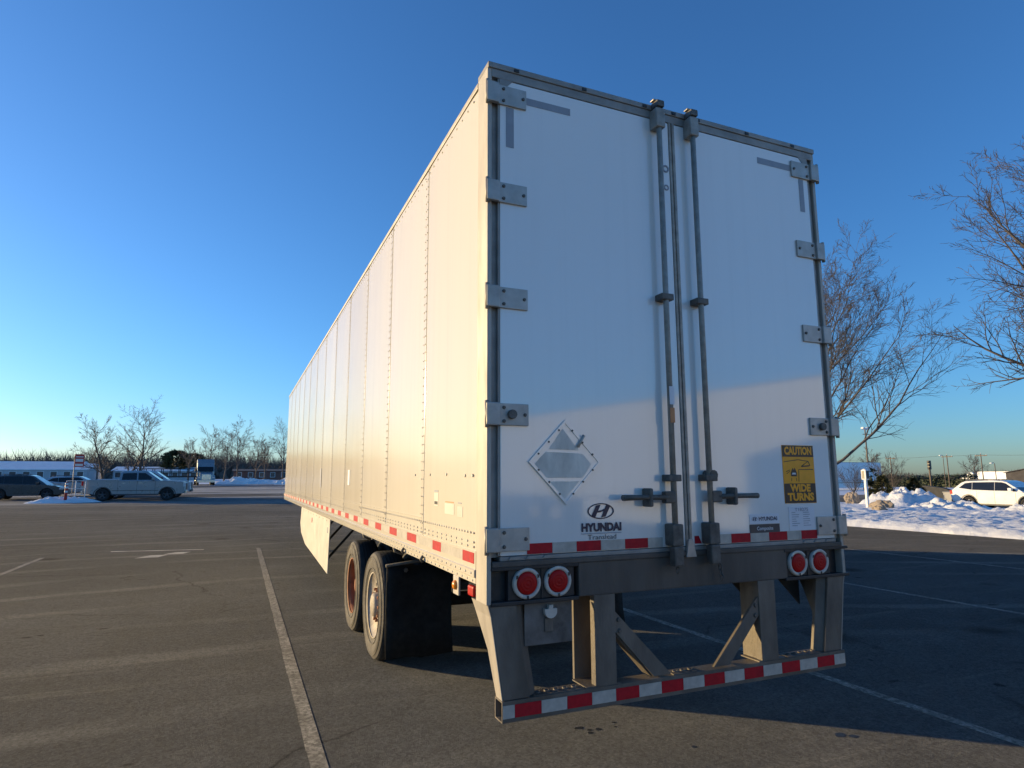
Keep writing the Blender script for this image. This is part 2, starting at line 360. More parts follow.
def pile(name, label, x, y, z, rx, ry, h, seed, lump=.35, mat='snowpile', group=None, rz=0):
    """snow heap: noisy dome mesh"""
    nr, na = 22, 56; vs = [(0, 0, h)]; fs = []
    for i in range(1, nr+1):
        t = i/nr
        for k in range(na):
            a = 2*math.pi*k/na; px, py = math.cos(a)*t, math.sin(a)*t
            s = 1+.22*noise.noise(Vector((math.cos(a)*1.4+seed, math.sin(a)*1.4, seed)))
            zz = h*(1-t**1.7)*(1+lump*1.5*noise.noise(Vector((px*2.6+seed, py*2.6, seed))))+h*lump*.9*noise.fractal(Vector((px*6, py*6+seed, 1)), .8, 2.1, 4)*(1-t**4)
            vs.append((px*rx*s, py*ry*s, -.06 if i == nr else max(-.02, zz)))
    for k in range(na): fs.append((0, 1+k, 1+(k+1) % na))
    for i in range(nr-1):
        for k in range(na): a = 1+i*na+k; b = 1+i*na+(k+1) % na; fs.append((a, a+na, b+na, b))
    me = bpy.data.meshes.new(name); me.from_pydata(vs, [], fs); me.update(); me.materials.append(M[mat])
    me.polygons.foreach_set('use_smooth', [True]*len(me.polygons))
    o = link(name, me, None, (x, y, z)); o.rotation_euler.z = rz
    return tag(o, label, 'snow pile', group)
pile('snow_pile', 'tall white snow mound in front of the small evergreens', 34.5, 23.2, -.05, 2.6, 2.4, 1.0, 3.3)
pile('snow_pile', 'low lumpy snow bank in front of the white car', 31.6, 18.6, -.05, 1.5, 2.3, .46, 8.1, .5)
pile('snow_pile', 'rough plowed snow ridge beside the front wheel of the white car', 31.0, 14.8, -.05, 1.2, 2.0, .30, 12.7, .5)
pile('snow_pile', 'small snow patch at the foot of the red and white bollard', -12.6, 44.6, .26, 2.0, 1.0, .36, 5.2)
pile('snow_pile', 'long plowed snow bank across the far end of the lot', -1.9, 108, gz(-2, 108)-.4, 5.6, 1.8, 1.35, 21.5, .35)
pile('snow_pile', 'plowed snow bank just showing beside the trailer front', 5.2, 104, gz(4, 104)-.3, 2.9, 1.6, 1.6, 31.5, .35)
def boulder(label, x, y, z, s, seed):
    bm = bmesh.new(); bmesh.ops.create_icosphere(bm, subdivisions=4, radius=1)
    for v in bm.verts:
        d = v.co.normalized(); n = noise.noise(d*1.2+Vector((seed, 0, 0)))*.35+noise.noise(d*3+Vector((0, seed, 0)))*.12
        n += -.16*abs(noise.noise(d*2.1+Vector((seed, seed, 0))))+.07*noise.noise(d*8+Vector((seed, 0, 3))); cell = noise.cell(d*2.6+Vector((seed, seed, 0)))*.07
        v.co = Vector((d.x*s[0], d.y*s[1], d.z*s[2]))*(1+n+cell)
    me = bpy.data.meshes.new('boulder'); bm.to_mesh(me); bm.free(); me.materials.append(M['rock'])
    tag(link('boulder', me, None, (x, y, z)), label, 'boulder', 'boulders on the snowy verge')
boulder('pale upright boulder by the far blue trailer', 33.0, 25.4, .2, (.36, .44, .62), 2.2)
boulder('wide low tan boulder beside the marker post', 27.5, 19.25, .12, (.45, .62, .42), 6.4)
boulder('small grey boulder in front of the wide tan one', 25.4, 17.8, .12, (.30, .36, .30), 9.9)

# ------------------------------------------------------------------ text and flat print
def text_mesh(txt, size, mat, width=None, bold=0.0, align='CENTER', shear=0):
    cu = bpy.data.curves.new('t', 'FONT'); cu.body = txt; cu.size = size; cu.align_x = align; cu.align_y = 'CENTER'; cu.offset = bold; cu.shear = shear
    cu.resolution_u = 3
    ob = bpy.data.objects.new('t', cu); col.objects.link(ob); bpy.context.view_layer.update()
    me = bpy.data.meshes.new_from_object(ob.evaluated_get(bpy.context.evaluated_depsgraph_get()))
    bpy.data.objects.remove(ob); bpy.data.curves.remove(cu)
    if width:
        xs = [v.co.x for v in me.vertices]; s = width/(max(xs)-min(xs)); c = (max(xs)+min(xs))/2
        for v in me.vertices: v.co.x = (v.co.x-c)*s
    me.materials.clear(); me.materials.append(mat)
    return me
def rear_text(name, txt, x, z, size, mat, parent, width=None, bold=0, y=-.004, shear=0):
    o = link(name, text_mesh(txt, size, mat, width, bold, shear=shear), parent, (x, y, z)); o.rotation_euler = (R(90), 0, 0)
    return o
def rear_poly(mb, pts, y): return mb.add([(x, y, z) for x, z in pts], [tuple(range(len(pts)))])
def ell(cx, cz, a, b, n=32, t0=0, t1=2*math.pi): return [(cx+a*math.cos(t0+(t1-t0)*k/n), cz+b*math.sin(t0+(t1-t0)*k/n)) for k in range(n+(0 if abs(t1-t0-2*math.pi) < 1e-6 else 1))]
def emblem(parent, cx, cz, a, b, y):
    """oval badge with a slanted letter"""
    mb = MB(); o = ell(cx, cz, a, b); i = ell(cx, cz, a*.90, b*.86); n = len(o)
    mb.add([(x, y, z) for x, z in o]+[(x, y, z) for x, z in i], [(k, (k+1) % n, n+(k+1) % n, n+k) for k in range(n)])
    sh = .32*a/b*.5
    def S(pts): return [(cx+a*u+sh*b*w, cz+b*w) for u, w in pts]
    rear_poly(mb, S([(-.62, -.58), (-.30, -.78), (-.14, .80), (-.46, .72)]), y)
    rear_poly(mb, S([(.30, .78), (.62, .58), (.46, -.72), (.14, -.80)]), y)
    rear_poly(mb, S([(-.26, -.20), (.0, -.16), (.30, .12), (.26, .30), (.0, .10), (-.22, .06)]), y-.0004)
    return mb.build('emblem', M['navy'], parent, recalc=False)

# ------------------------------------------------------------------ the semi trailer
W, LEN, TOP, RAILB = 1.295, 16.1, 4.11, 1.13
def bolt_row(mb, pts, r, d, axis='y'):
    for x, y, z in pts:
        e = {'y': (x, y-d, z), 'x': (x-d, y, z), 'z': (x, y, z+d)}[axis]
        mb.cyl((x, y, z), e, r, 6, r*.75)
def bolts(pts, r, d, mat, parent, axis='y'):
    mb = MB(); bolt_row(mb, [(0, 0, 0)], r, d, axis); me = mb.mesh('bolt', M[mat])
    for p_ in pts: link('bolt', me, parent, p_)
def trailer():
    T = empty('box_trailer'); tag(T, 'long white box semi trailer with closed rear swing doors', 'trailer')
    # --- walls: each skin panel a part, seams with rivets
    seams = [1.30+1.233*k for k in range(12)]
    edges = [.165]+seams+[LEN]
    def skin(y0, y1, x0, s):
        n = 10; mb = MB()
        def xo(t): return x0-s*.005+s*.005*(1-(2*t-1)**6)
        mb.loft([[(xo(i/n), y0+(y1-y0)*i/n, z) for i in range(n+1)] for z in (1.21, 2.6, 4.035)], False, False, True)
        a, b = sorted((x0-s*.0052, x0-s*.02)); mb.box(a, b, y0, y1, 1.21, 4.035)
        return mb
    full = skin(-.6165+.004, .6165-.004, 0, -1).mesh('side_panel', M['side'])
    for s in (-1, 1):
        for k, (a, b) in enumerate(zip(edges, edges[1:])):
            if 0 < k < len(edges)-2:
                o = link('side_panel', full, T, (-W if s < 0 else W, (a+b)/2, 0))
                if s > 0: o.location.x = W; o.rotation_euler.z = math.pi
            else:
                x0, x1 = (-W, -W+.012) if s < 0 else (W-.012, W)
                skin(a+.012, b-.004, s*W, s).build('side_panel', M['side'], T)
        st = MB().box(-.0095, 0, -.032, .032, 1.222, 4.03).mesh('seam_strip', M['side'], bevel=.003)
        rv = MB(); 
        for z in [1.26+.0615*i for i in range(45)]:
            for dy in (-.02, .02): rv.tube([(0, dy, z), (-.005, dy, z)], [.0065, .003], 5)
        rvm = rv.mesh('rivet_row', M['side'], recalc=False)
        for y in seams:
            so_ = link('seam_strip', st, T, (-W+.0098, y, 0) if s < 0 else (W-.003, y, 0))
            if s < 0: tag(link('rivet_row', rvm, so_, (-.0095, 0, 0)), kind='stuff')
    MB().box(-W+.02, W-.02, LEN-.05, LEN, 1.2, 4.04).build('front_wall', M['side'], T)
    MB().box(-W+.01, W-.01, .05, LEN-.01, 4.045, 4.07).build('roof', M['side'], T)
    MB().box(-W+.02, W-.02, .1, LEN-.05, 1.16, 1.20).build('floor', M['under'], T)
    for s in (-1, 1):
        a, b = (-W-.006, -W+.05) if s < 0 else (W-.05, W+.006)
        MB().box(a, b, .165, LEN, 4.0405, 4.078).build('top_rail', M['post'], T, bevel=.006)
        # bottom rail: stepped section
        x = -W if s < 0 else W
        mb = MB().prism([(x+s*.004, 1.30), (x+s*.004, 1.205), (x+s*.014, 1.200), (x+s*.014, 1.165), (x+s*.004, 1.158), (x+s*.004, RAILB), (x-s*.04, RAILB), (x-s*.04, 1.30)], 'y', .165, LEN-.02)
        mb.build('bottom_rail', M['side'], T)
        if s < 0:
            rv = MB()
            for z, st_, y1 in ((1.395, .05, 4), (1.345, .10, LEN), (1.183, .09, LEN), (1.143, .09, LEN), (1.32, .1, 3)):
                y = .21
                while y < y1-.1:
                    xx = -W-(.014 if z in (1.183,) else (.004 if z < 1.3 or z == 1.32 and False else 0)); rv.tube([(xx, y, z), (xx-.005, y, z)], [.008, .004], 5); y += st_
            y = .25
            while y < LEN: rv.tube([(-W, y, 4.0), (-W-.005, y, 4.0)], [.008, .004], 5); y += .11
            tag(rv.build('rivet_row', M['skirt'], T, recalc=False), kind='stuff')
            # pressed crease above the rail
            MB().box(-W-.003, -W+.01, 1.31, LEN-.05, 1.412, 1.420).build('crease_strip', M['side'], T)
            # reflective tape pieces along the rail
            y = .19; reds = []
            k = 0
            while y < LEN-.4:
                l = .19 if k in (0, 1) else .27
                MB().box(-W-.0062, -W-.0042, y, y+l, 1.232, 1.29).build('tape_segment', M['tred'], T)
                MB().box(-W-.0060, -W-.0042, y+l+.002, y+.615, 1.234, 1.288).build('tape_segment', M['twhite'], T)
                y += .617; k += 1
            # little printed labels on the side skin
            for (y0, y1, z0, z1, m) in ((.90, .99, 1.515, 1.60, 'skirt'), (.91, .98, 1.525, 1.545, 'black'), (.90, .99, 1.605, 1.618, 'greyprint'), (.56, .75, 1.475, 1.54, 'skirt'), (.57, .74, 1.545, 1.552, 'orange'), (.40, .50, 1.47, 1.53, 'skirt'), (.42, .49, 1.545, 1.553, 'greyprint')):
                MB().box(-W-.0015-(.001 if m == 'black' else 0), -W-.0002, y0, y1, z0, z1).build('printed_label', M[m], T)
            for y, z in ((.23, 1.71), (.36, 1.71), (.72, 1.72), (1.1, 1.72), (1.5, 1.72)):
                MB().cyl((-W, y, z), (-W-.006, y, z), .010, 8, .008).build('plug', M['skirt'], T)
            MB().box(-W-.006, -W, 4.55, 4.68, 1.62, 1.80).build('document_holder', M['paper'], T)
            MB().box(-W-.006, -W, 7.4, 7.55, 1.56, 1.86).build('document_holder', M['greyprint'], T)
    # --- rear frame
    for s in (-1, 1):
        x0, x1 = sorted((s*W, s*(W-.022)))
        MB().box(x0-.004*(s < 0), x1+.004*(s > 0), 0, .16, 1.045, 4.085).build('corner_post', M['post'], T, bevel=.004)
        x0, x1 = sorted((s*(W-.022), s*(W-.068)))
        MB().box(x0, x1, .022, .15, 1.28, 4.06).build('post_channel', M['alud'], T, bevel=.003)
        x0, x1 = sorted((s*(W-.06), s*(W-.071)))
        MB().box(x0, x1, .002, .02, 1.29, 4.03).build('door_gasket', M['alud'], T)
    h = MB().box(-W-.004, W+.004, -.012, .165, 4.075, TOP).box(-W+.02, W-.02, -.004, .1, 4.022, 4.0745); 
    hd = h.build('rear_header', M['alud'], T, bevel=.004)
    for x in (-1.12, -.21, .02, .22, 1.08, .65, -.66):
        MB().box(x-.016, x+.016, -.018, -.0125, 4.080, 4.100).build('marker_lamp', M['box'], T, bevel=.004)
    for s in (-1, 1): MB().prism([(s*1.225, 4.022), (s*1.14, 4.022), (s*1.225, 3.93)], 'y', -.003, .03).build('corner_gusset', M['alud'], T)
    # --- doors
    for s in (-1, 1):
        x0, x1 = sorted((s*.022, s*1.222))
        D = MB().box(x0, x1, 0, .042, 1.288, 4.018).build('rear_door', M['door'], T, bevel=.004)
        D['label'] = 'left rear swing door with placard holder' if s < 0 else 'right rear swing door with yellow caution sign'
        # hinges: strap leaf, knuckle, bolts
        for z in (3.915, 3.31, 2.69, 2.037, 1.373):
            x0, x1 = sorted((s*1.058, s*1.235)); Hh = MB().box(x0, x1, -.014, -.0005, z-.060, z+.060).build('hinge', M['alu'], T, bevel=.003)
            x0, x1 = sorted((s*1.2355, s*1.312)); MB().box(x0, x1, -.030, -.002, z-.062, z+.062).build('hinge_knuckle', M['alu'], Hh, bevel=.006)
            MB().cyl((s*1.305, -.016, z-.074), (s*1.305, -.016, z+.072), .012, 10).build('hinge_pin', M['rod'], Hh)
            bolts([(s*1.205, -.014, z+.037), (s*1.205, -.014, z-.037), (s*1.08, -.014, z)], .011, .008, 'darksteel', Hh)
            if z == 2.037: MB().cyl((s*1.16, -.014, z), (s*1.16, -.036, z), .026, 14).build('hold_back_latch', M['darksteel'], Hh, bevel=.004)
        # lock rod with cam ends, guides and handle
        x = s*.135; y = -.055
        Lr = MB().cyl((x, y, 1.24), (x, y, 4.10), .0175, 14).build('lock_rod', M['rod'], T)
        MB().box(x-.034, x+.034, y-.026, -.0015, 3.928, 4.058).build('cam_keeper', M['rod'], Lr, bevel=.008)
        MB().box(x-.028, x+.028, y-.032, -.013, 4.066, 4.110).build('cam_head', M['darksteel'], Lr, bevel=.008)
        MB().box(x-.042, x+.036, y-.010, y+.028, 4.1125, 4.122).build('cam_hook', M['rod'], Lr, bevel=.004)
        for z in (2.80, 1.692):
            MB().box(x-.044, x+.044, y-.024, -.0015, z-.020, z+.020).build('rod_guide', M['darksteel'], Lr, bevel=.006)
        if s > 0: MB().cyl((x+.02, y-.02, 1.71), (x+.02, -.002, 1.71), .03, 10).build('rod_guide', M['darksteel'], Lr)
        MB().box(x-.038, x+.038, y-.028, -.0015, 1.30, 1.425).build('cam_keeper', M['darksteel'], Lr, bevel=.008)
        MB().box(x-.036, x+.030, y-.034, -.036, 1.185, 1.298).build('cam_head', M['darksteel'], Lr, bevel=.01)
        # door handle: hub on the rod, bar, catch
        hub0, hub1 = sorted((x, x+s*.075)); MB().box(hub0, hub1, y-.022, y+.022, 1.545, 1.615).build('handle_hub', M['darksteel'], Lr, bevel=.008)
        MB().tube([(x+s*.05, y-.008, 1.58), (x+s*.25, y-.012, 1.582), (x+s*.365, y-.010, 1.581)], [.016, .0145, .017], 10).build('handle', M['darksteel'], Lr)
        MB().box(x+s*.178-.012, x+s*.178+.012, y-.03, -.0015, 1.527, 1.634).build('handle_catch', M['darksteel'], Lr, bevel=.010)
        # hanging chain with pin
        Ch = None; me = bpy.data.meshes.new('l')
        lk = MB(); n = 10
        lk.tube([(math.cos(2*math.pi*i/n)*.011, 0, math.sin(2*math.pi*i/n)*.018) for i in range(n+1)], .0038, 5, cap=False)
        lm = lk.mesh('chain_link', M['darksteel'], recalc=False)
        for i in range(6 if s > 0 else 4):
            c = link('chain_link', lm, Lr, (x+s*(.045+.004*i)+(.0 if s > 0 else .07), -.045, 1.25-.030*i)); c.rotation_euler = (0, R(8*(-1)**i), R(90*(i % 2)+20))
    # worn stripes of grease under the cams
    C = MB().box(-.0215, -.002, -.006, .03, 1.30, 4.02).box(.001, .0215, -.010, .03, 1.30, 4.02)
    C.build('centre_seal', M['rod'], T, bevel=.004)
    MB().prism([(-.035, 1.225), (.04, 1.225), (.018, 1.33), (-.014, 1.33)], 'y', -.022, -.001).build('door_wedge', M['alu'], T, bevel=.003)
    for s in (-1, 1): MB().prism([(s*.045, 1.30), (s*.095, 1.30), (s*.075, 1.345), (s*.045, 1.345)], 'y', -.004, -.001).build('tape_segment', M['tred'], T)
    MB().box(-.151, -.119, -.0745, -.071, 2.02, 2.11).build('rod_sticker', M['orange'], T)
    MB().box(-.151, -.117, -.0748, -.071, 2.13, 2.24).build('rod_sticker', M['paper'], T)
    for z, r in ((3.69, .026), (3.56, .020)): MB().lathe([(r, 0), (r, .003), (r*.55, .003), (r*.55, 0)], (-.055, -.001, z), 'y', 16, -1).build('round_sticker', M['tgrey'], T)
    # tape residue strips at the top corners
    for (x0, x1, z0, z1) in ((-1.185, -1.135, 3.60, 3.85), (-1.052, -.757, 3.895, 3.94), (.745, 1.056, 3.895, 3.94), (1.13, 1.175, 3.60, 3.85)):
        MB().box(x0, x1, -.0022, -.0006, z0, z1).build('tape_residue', M['tgrey'], T)
    # reflective tape along the door bottoms
    for (x0, x1, m) in ((-1.068, -.918, 'tred'), (-.916, -.768, 'twhite'), (-.766, -.612, 'tred'), (-.610, -.452, 'twhite'), (-.45, -.295, 'tred'), (-.293, -.19, 'twhite'), (.19, .326, 'twhite'), (.328, .48, 'tred'), (.482, .635, 'twhite'), (.637, .79, 'tred'), (.792, .915, 'twhite'), (.917, 1.056, 'tred')):
        MB().box(x0, x1, -.0032, -.0006, 1.292, 1.347).build('tape_segment', M[m], T)
    # --- placard holder
    cx, cz, d = -.83, 1.783, .232
    def dia(k): return [(cx, cz+k), (cx+k*.97, cz), (cx, cz-k), (cx-k*.97, cz)]
    P = MB().prism(dia(d), 'y', -.007, -.0006).build('placard_holder', M['door'], T, bevel=.003)
    for pts in ([(-.017, .186), (.084, .065), (-.104, .07)], [(-.124, .056), (.107, .047), (.163, -.011), (.107, -.088), (-.118, -.088), (-.191, -.011)], [(-.107, -.107), (.084, -.107), (-.017, -.212)]):
        MB().prism([(cx+u, cz+w) for u, w in pts], 'y', -.0085, -.0071).build('placard_panel', M['scratch'], P)
    fr = MB(); o, i = dia(d+.004), dia(d-.016)
    for k in range(4): fr.prism([o[k], o[(k+1) % 4], i[(k+1) % 4], i[k]], 'y', -.012-.0004*k, -.0072)
    fr.build('placard_frame', M['door'], P)
    mb = MB()
    for k in range(4):
        a, b = dia(d-.012)[k], dia(d-.012)[(k+1) % 4]
        for t in (.2, .5, .8): mb.cyl((a[0]+(b[0]-a[0])*t, -.010, a[1]+(b[1]-a[1])*t), (a[0]+(b[0]-a[0])*t, -.016, a[1]+(b[1]-a[1])*t), .006, 6)
    mb.build('rivet', M['darksteel'], P)
    MB().tube([(cx+.075, -.016, cz+.085), (cx+.095, -.02, cz+.12), (cx+.115, -.016, cz+.15)], [.010, .007, .010], 8).build('spring_clip', M['alu'], P)
    # --- maker's lettering and stickers
    emblem(T, -.607, 1.508, .087, .044, -.0035)
    rear_text('maker_lettering', 'HYUNDAI', -.604, 1.417, .060, M['navy'], T, .262, .0032)
    MB().box(-.735, -.473, -.0030, -.0006, 1.3835, 1.3875).build('lettering_underline', M['greyprint'], T)
    rear_text('maker_lettering', 'Translead', -.602, 1.364, .038, M['charcoal'], T, .185, .0)
    S = MB().box(.792, 1.074, -.0032, -.0006, 1.524, 1.906).build('caution_sign', M['yellow'], T)
    MB().box(.794, 1.072, -.0045, -.0034, 1.829, 1.904).build('sign_band', M['black'], S)
    MB().box(.794, 1.072, -.0045, -.0034, 1.526, 1.653).build('sign_band', M['black'], S)
    rear_text('sign_lettering', 'CAUTION', .933, 1.8665, .068, M['yellow'], S, .245, .0035, -.0055)
    rear_text('sign_lettering', 'WIDE', .933, 1.621, .064, M['yellow'], S, .185, .0035, -.0055)
    rear_text('sign_lettering', 'TURNS', .933, 1.563, .066, M['yellow'], S, .235, .0035, -.0055)
    pg = MB()     # pictogram: truck turning wide past a squeezed car
    for (x0, z0, x1, z1, w) in ((.80, 1.795, .93, 1.81, .0022), (.93, 1.81, 1.02, 1.80, .0022), (1.02, 1.80, 1.035, 1.77, .003), (.955, 1.765, 1.03, 1.77, .004), (.955, 1.765, .985, 1.782, .003), (.985, 1.782, 1.02, 1.80, .002), (.93, 1.745, 1.06, 1.745, .0022), (.93, 1.745, .925, 1.665, .0022), (.86, 1.668, .862, 1.69, .002), (.905, 1.668, .903, 1.69, .002), (.815, 1.73, .85, 1.742, .002), (.82, 1.715, .85, 1.735, .002)):
        dx, dz = x1-x0, z1-z0; l = math.hypot(dx, dz); nx, nz = -dz/l*w, dx/l*w
        rear_poly(pg, [(x0-nx, z0-nz), (x1-nx, z1-nz), (x1+nx, z1+nz), (x0+nx, z0+nz)], -.0045)
    rear_poly(pg, [(.858, 1.70), (.91, 1.70), (.912, 1.722), (.902, 1.744), (.893, 1.757), (.885, 1.742), (.876, 1.757), (.868, 1.744), (.857, 1.722)], -.0045)
    pg.build('sign_pictogram', M['black'], S, recalc=False)
    rear_poly(MB(), [(.866, 1.712), (.903, 1.712), (.898, 1.724), (.872, 1.724)], -.0049).build('sign_pictogram', M['paper'], S, recalc=False)
    B = MB().box(.482, .728, -.003, -.0006, 1.400, 1.462).build('maker_badge', M['paper'], T)
    MB().box(.480, .730, -.0034, -.0006, 1.345, 1.398).build('badge_band', M['charcoal'], B)
    emblem(B, .522, 1.432, .022, .013, -.0042)
    rear_text('badge_lettering', 'HYUNDAI', .634, 1.431, .034, M['navy'], B, .155, .001, -.0042)
    rear_text('badge_lettering', 'Composite', .605, 1.371, .032, M['paper'], B, .135, .0003, -.0046)
    Pp = MB().box(.818, 1.046, -.003, -.0006, 1.349, 1.500).build('paper_notice', M['paper'], T)
    rear_text('notice_lettering', 'T18275', .93, 1.482, .03, M['greyprint'], Pp, .12, .0005, -.0042)
    mb = MB()
    for k in range(7):
        z = 1.462-.014*k
        for x0, x1 in ((.84, .84+random.uniform(.03, .07)), (.94, .94+random.uniform(.03, .07))): rear_poly(mb, [(x0, z), (x1, z), (x1, z+.004), (x0, z+.004)], -.0042)
    mb.build('notice_lettering', M['greyprint'], Pp, recalc=False)
    # --- sill and lamps
    S = MB().box(-.755, .775, .0, .14, 1.05, 1.232).build('rear_sill', M['sill'], T, bevel=.006)
    MB().box(-1.27, 1.27, -.010, .14, 1.2325, 1.262).build('sill_lip', M['sill'], T, bevel=.005)
    MB().box(-1.225, 1.225, -.004, .10, 1.2625, 1.285).build('sill_ledge', M['alud'], T, bevel=.004)
    for s in (-1, 1):
        for dx in (1.15, 1.05, .95): MB().prism([(s*dx-.03, 1.268), (s*dx+.03, 1.268), (s*dx+.045, 1.284), (s*dx-.015, 1.284)], 'y', -.012, -.0045).build('sill_cleat', M['alud'], T)
        xo, xi = s*1.275, s*.757
        a, b = sorted((xo, xi)); b2 = (1.36 if s > 0 else b); b = b if s < 0 else 1.33
        MB().box(a, b, .055, .14, 1.045, 1.232).build('lamp_recess', M['box'], T)
        MB().box(a, b, -.004, .055, 1.035, 1.056).build('lamp_box_frame', M['box'], T, bevel=.004)
        MB().box(a, b, -.004, .0545, 1.213, 1.2322).build('lamp_box_frame', M['box'], T, bevel=.004)
        xs = (-1.069, -.884) if s < 0 else (.871, 1.062)
        x0, x1 = (xs[0]-.105, xs[1]+.105)
        MB().box(x0, x1, .012, .052, 1.057, 1.212).build('lamp_plate', M['box'], T, bevel=.004)
        for x in xs:
            Lp = MB().lathe([(.060, .014), (.064, .020), (.077, .021), (.081, .015), (.081, 0)], (x, .013, 1.142), 'y', 32, -1).build('tail_lamp', M['ring'], T)
            ln = MB().lathe([(0.0001, .030), (.010, .0302), (.014, .0280), (.017, .0300), (.026, .0296), (.030, .0270), (.033, .0288), (.042, .0272), (.046, .0240), (.050, .0245), (.056, .020), (.060, .012), (.060, .002)], (x, .013, 1.142), 'y', 32, -1).build('lens', M['lens'], Lp)
            mb = MB()
            for t in (90, 210, 330): 
                c, q = math.cos(R(t+180)), math.sin(R(t+180)); mb.box(x+c*.071-.005, x+c*.071+.005, -.0125, -.0105, 1.142+q*.071-.009, 1.142+q*.071+.009)
            mb.build('lamp_clip', M['box'], Lp)
        MB().box(xs[0]+.088, xs[1]-.088, .006, .012, 1.057, 1.212).build('lamp_divider', M['box'], T)
        # corner foot below post
        # side marker lamps
        if s < 0:
            MB().box(-W-.003, -W+.01, .46, .56, 1.02, 1.128).build('marker_lamp_plate', M['ring'], T, bevel=.004)
            MB().lathe([(.0001, .02), (.018, .018), (.026, .01), (.028, 0)], (-W-.003, .51, 1.075), 'x', 18, -1).build('marker_lamp', M['amber'], T)
            MB().box(-W-.018, -W+.01, .17, .26, 1.06, 1.115).build('marker_lamp', M['lens'], T, bevel=.01)
    # licence plate bracket with lamp
    pl = MB().box(-1.072, -.785, .03, .036, .815, 1.04).build('plate_bracket', M['plate'], T, bevel=.003)
    MB().prism(ell(-.925, .985, .036, .034, 10, math.pi, 2*math.pi)+[(-.889, 1.0), (-.913, 1.0), (-.913, 1.02), (-.937, 1.02), (-.937, 1.0), (-.961, 1.0)], 'y', .005, .03).build('plate_lamp', M['ring'], pl)
    MB().box(-.955, -.905, .022, .03, .88, .95).build('plate_clip', M['guard'], pl, bevel=.003)
    # --- rear underride guard
    G = empty('underride_guard', parent=T)
    bar = MB()
    x0, x1, z0, z1, t = -1.212, 1.232, .464, .568, .007
    bar.box(x0, x1, 0, t, z0, z1).box(x0, x1, .1-t, .1, z0, z1).box(x0, x1, t, .1-t, z0, z0+t).box(x0, x1, t, .1-t, z1-t, z1)
    bar.build('guard_bar', M['guard'], G)
    n = 19; xs = [x0+.035]; k = 0; xx = xs[0]; first = True
    segs = [(x0+.003, x0+.068, 'twhite')]; xx = x0+.07; red = True
    while xx < x1-.06:
        e = min(xx+.1515, x1-.003); segs.append((xx, e-.002, 'tred' if red else 'twhite')); red = not red; xx = e
    for a, b, m in segs: MB().box(a, b, -.0026, -.0005, .485, .548).build('tape_segment', M[m], G)
    for s in (-1, 1):
        def bx(a, b, *r): p_, q_ = sorted((s*a, s*b)); return MB().box(p_, q_, *r)
        # outer leg, leaning, deep at the top
        def ring(z, xo, xi, yd): return [(s*xo, .004, z), (s*xi, .004, z), (s*xi, yd, z), (s*xo, yd, z)]
        MB().loft([ring(.570, 1.205, 1.055, .085), ring(.80, 1.24, 1.095, .12), ring(.985, 1.268, 1.125, .235), ring(1.044, 1.285, 1.13, .25)], smooth=False).build('guard_leg', M['guard'], G, bevel=.004)
        MB().loft([[(s*(xo+.0015), .004, z), (s*(xo+.006), .004, z), (s*(xo+.006), yd, z), (s*(xo+.0015), yd, z)] for z, xo, yd in ((.570, 1.205, .085), (.80, 1.24, .12), (.985, 1.268, .235), (1.044, 1.285, .25))], smooth=False).build('leg_lit_side', M['post'], G)  # added pale skin: sunlit brightness painted onto the leg's outer side
        MB().loft([[(s*xi, .02, z), (s*(xi-.05), .05, z), (s*(xi-.05), .07, z), (s*xi, .07, z)] for z, xi in ((.571, 1.054), (.80, 1.094), (1.04, 1.128))], smooth=False).build('leg_flange', M['guard'], G)
        # inner leg : rear flange, web, front flange
        bx(.525, .66, .003, .052, .5695, 1.05).build('guard_leg', M['guard'], G, bevel=.004)
        bx(.53, .545, .0525, .17, .5695, 1.05).build('leg_web', M['guard'], G)
        bx(.53 if s < 0 else .61, .70, .1705, .19, .5695, 1.05).build('leg_flange', M['guard'], G)
        # foot plate, diagonal brace, gussets
        bx(.50, .72, -.0 + .004, .16, .5685, .5755).build('foot_plate', M['guard'], G)
        br = MB(); 
        for y0, y1, off in ((.012, .030, 0),):
            br.prism([(s*.525, .955), (s*.525, .845), (s*.275, .577), (s*.155, .577)], 'y', y0, y1)
        br.prism([(s*.525, .845), (s*.275, .577), (s*.287, .577), (s*.525, .833)], 'y', .0305, .11)
        br.build('diagonal_brace', M['guard'], G)
        bolts([(s*.50, .012, .905), (s*.495, .012, .845)], .014, .010, 'guard', G)
        for gx, gs in ((.70, 1), (1.10, -1)):
            MB().prism([(s*gx if s < 0 else s*(gx-.22), 1.05), (s*(gx-.22) if s < 0 else s*gx, 1.05), (s*(gx if gs > 0 else gx-.22) if False else s*gx, .83)], 'y', .22, .235).build('gusset', M['under'], G)
        # anti slip step tread on the bar top
        for a, b in ((.74, 1.03), (-.03, .14)):
            a_, b_ = sorted((s*a, s*b)); 
            if a_ < 0 < b_ and s > 0: continue
            MB().box(a_, b_, .008, .092, .5683, .5735).build('step_tread', M['guard'], G)
            mb = MB(); x = a_+.04
            while x < b_-.02: mb.lathe([(.017, .0), (.017, .006), (.011, .006), (.011, 0)], (x, .05, .5735), 'z', 10); x += .055
            mb.build('step_dimple', M['guard'], G)
    return T, seams
T, SEAMS = trailer()

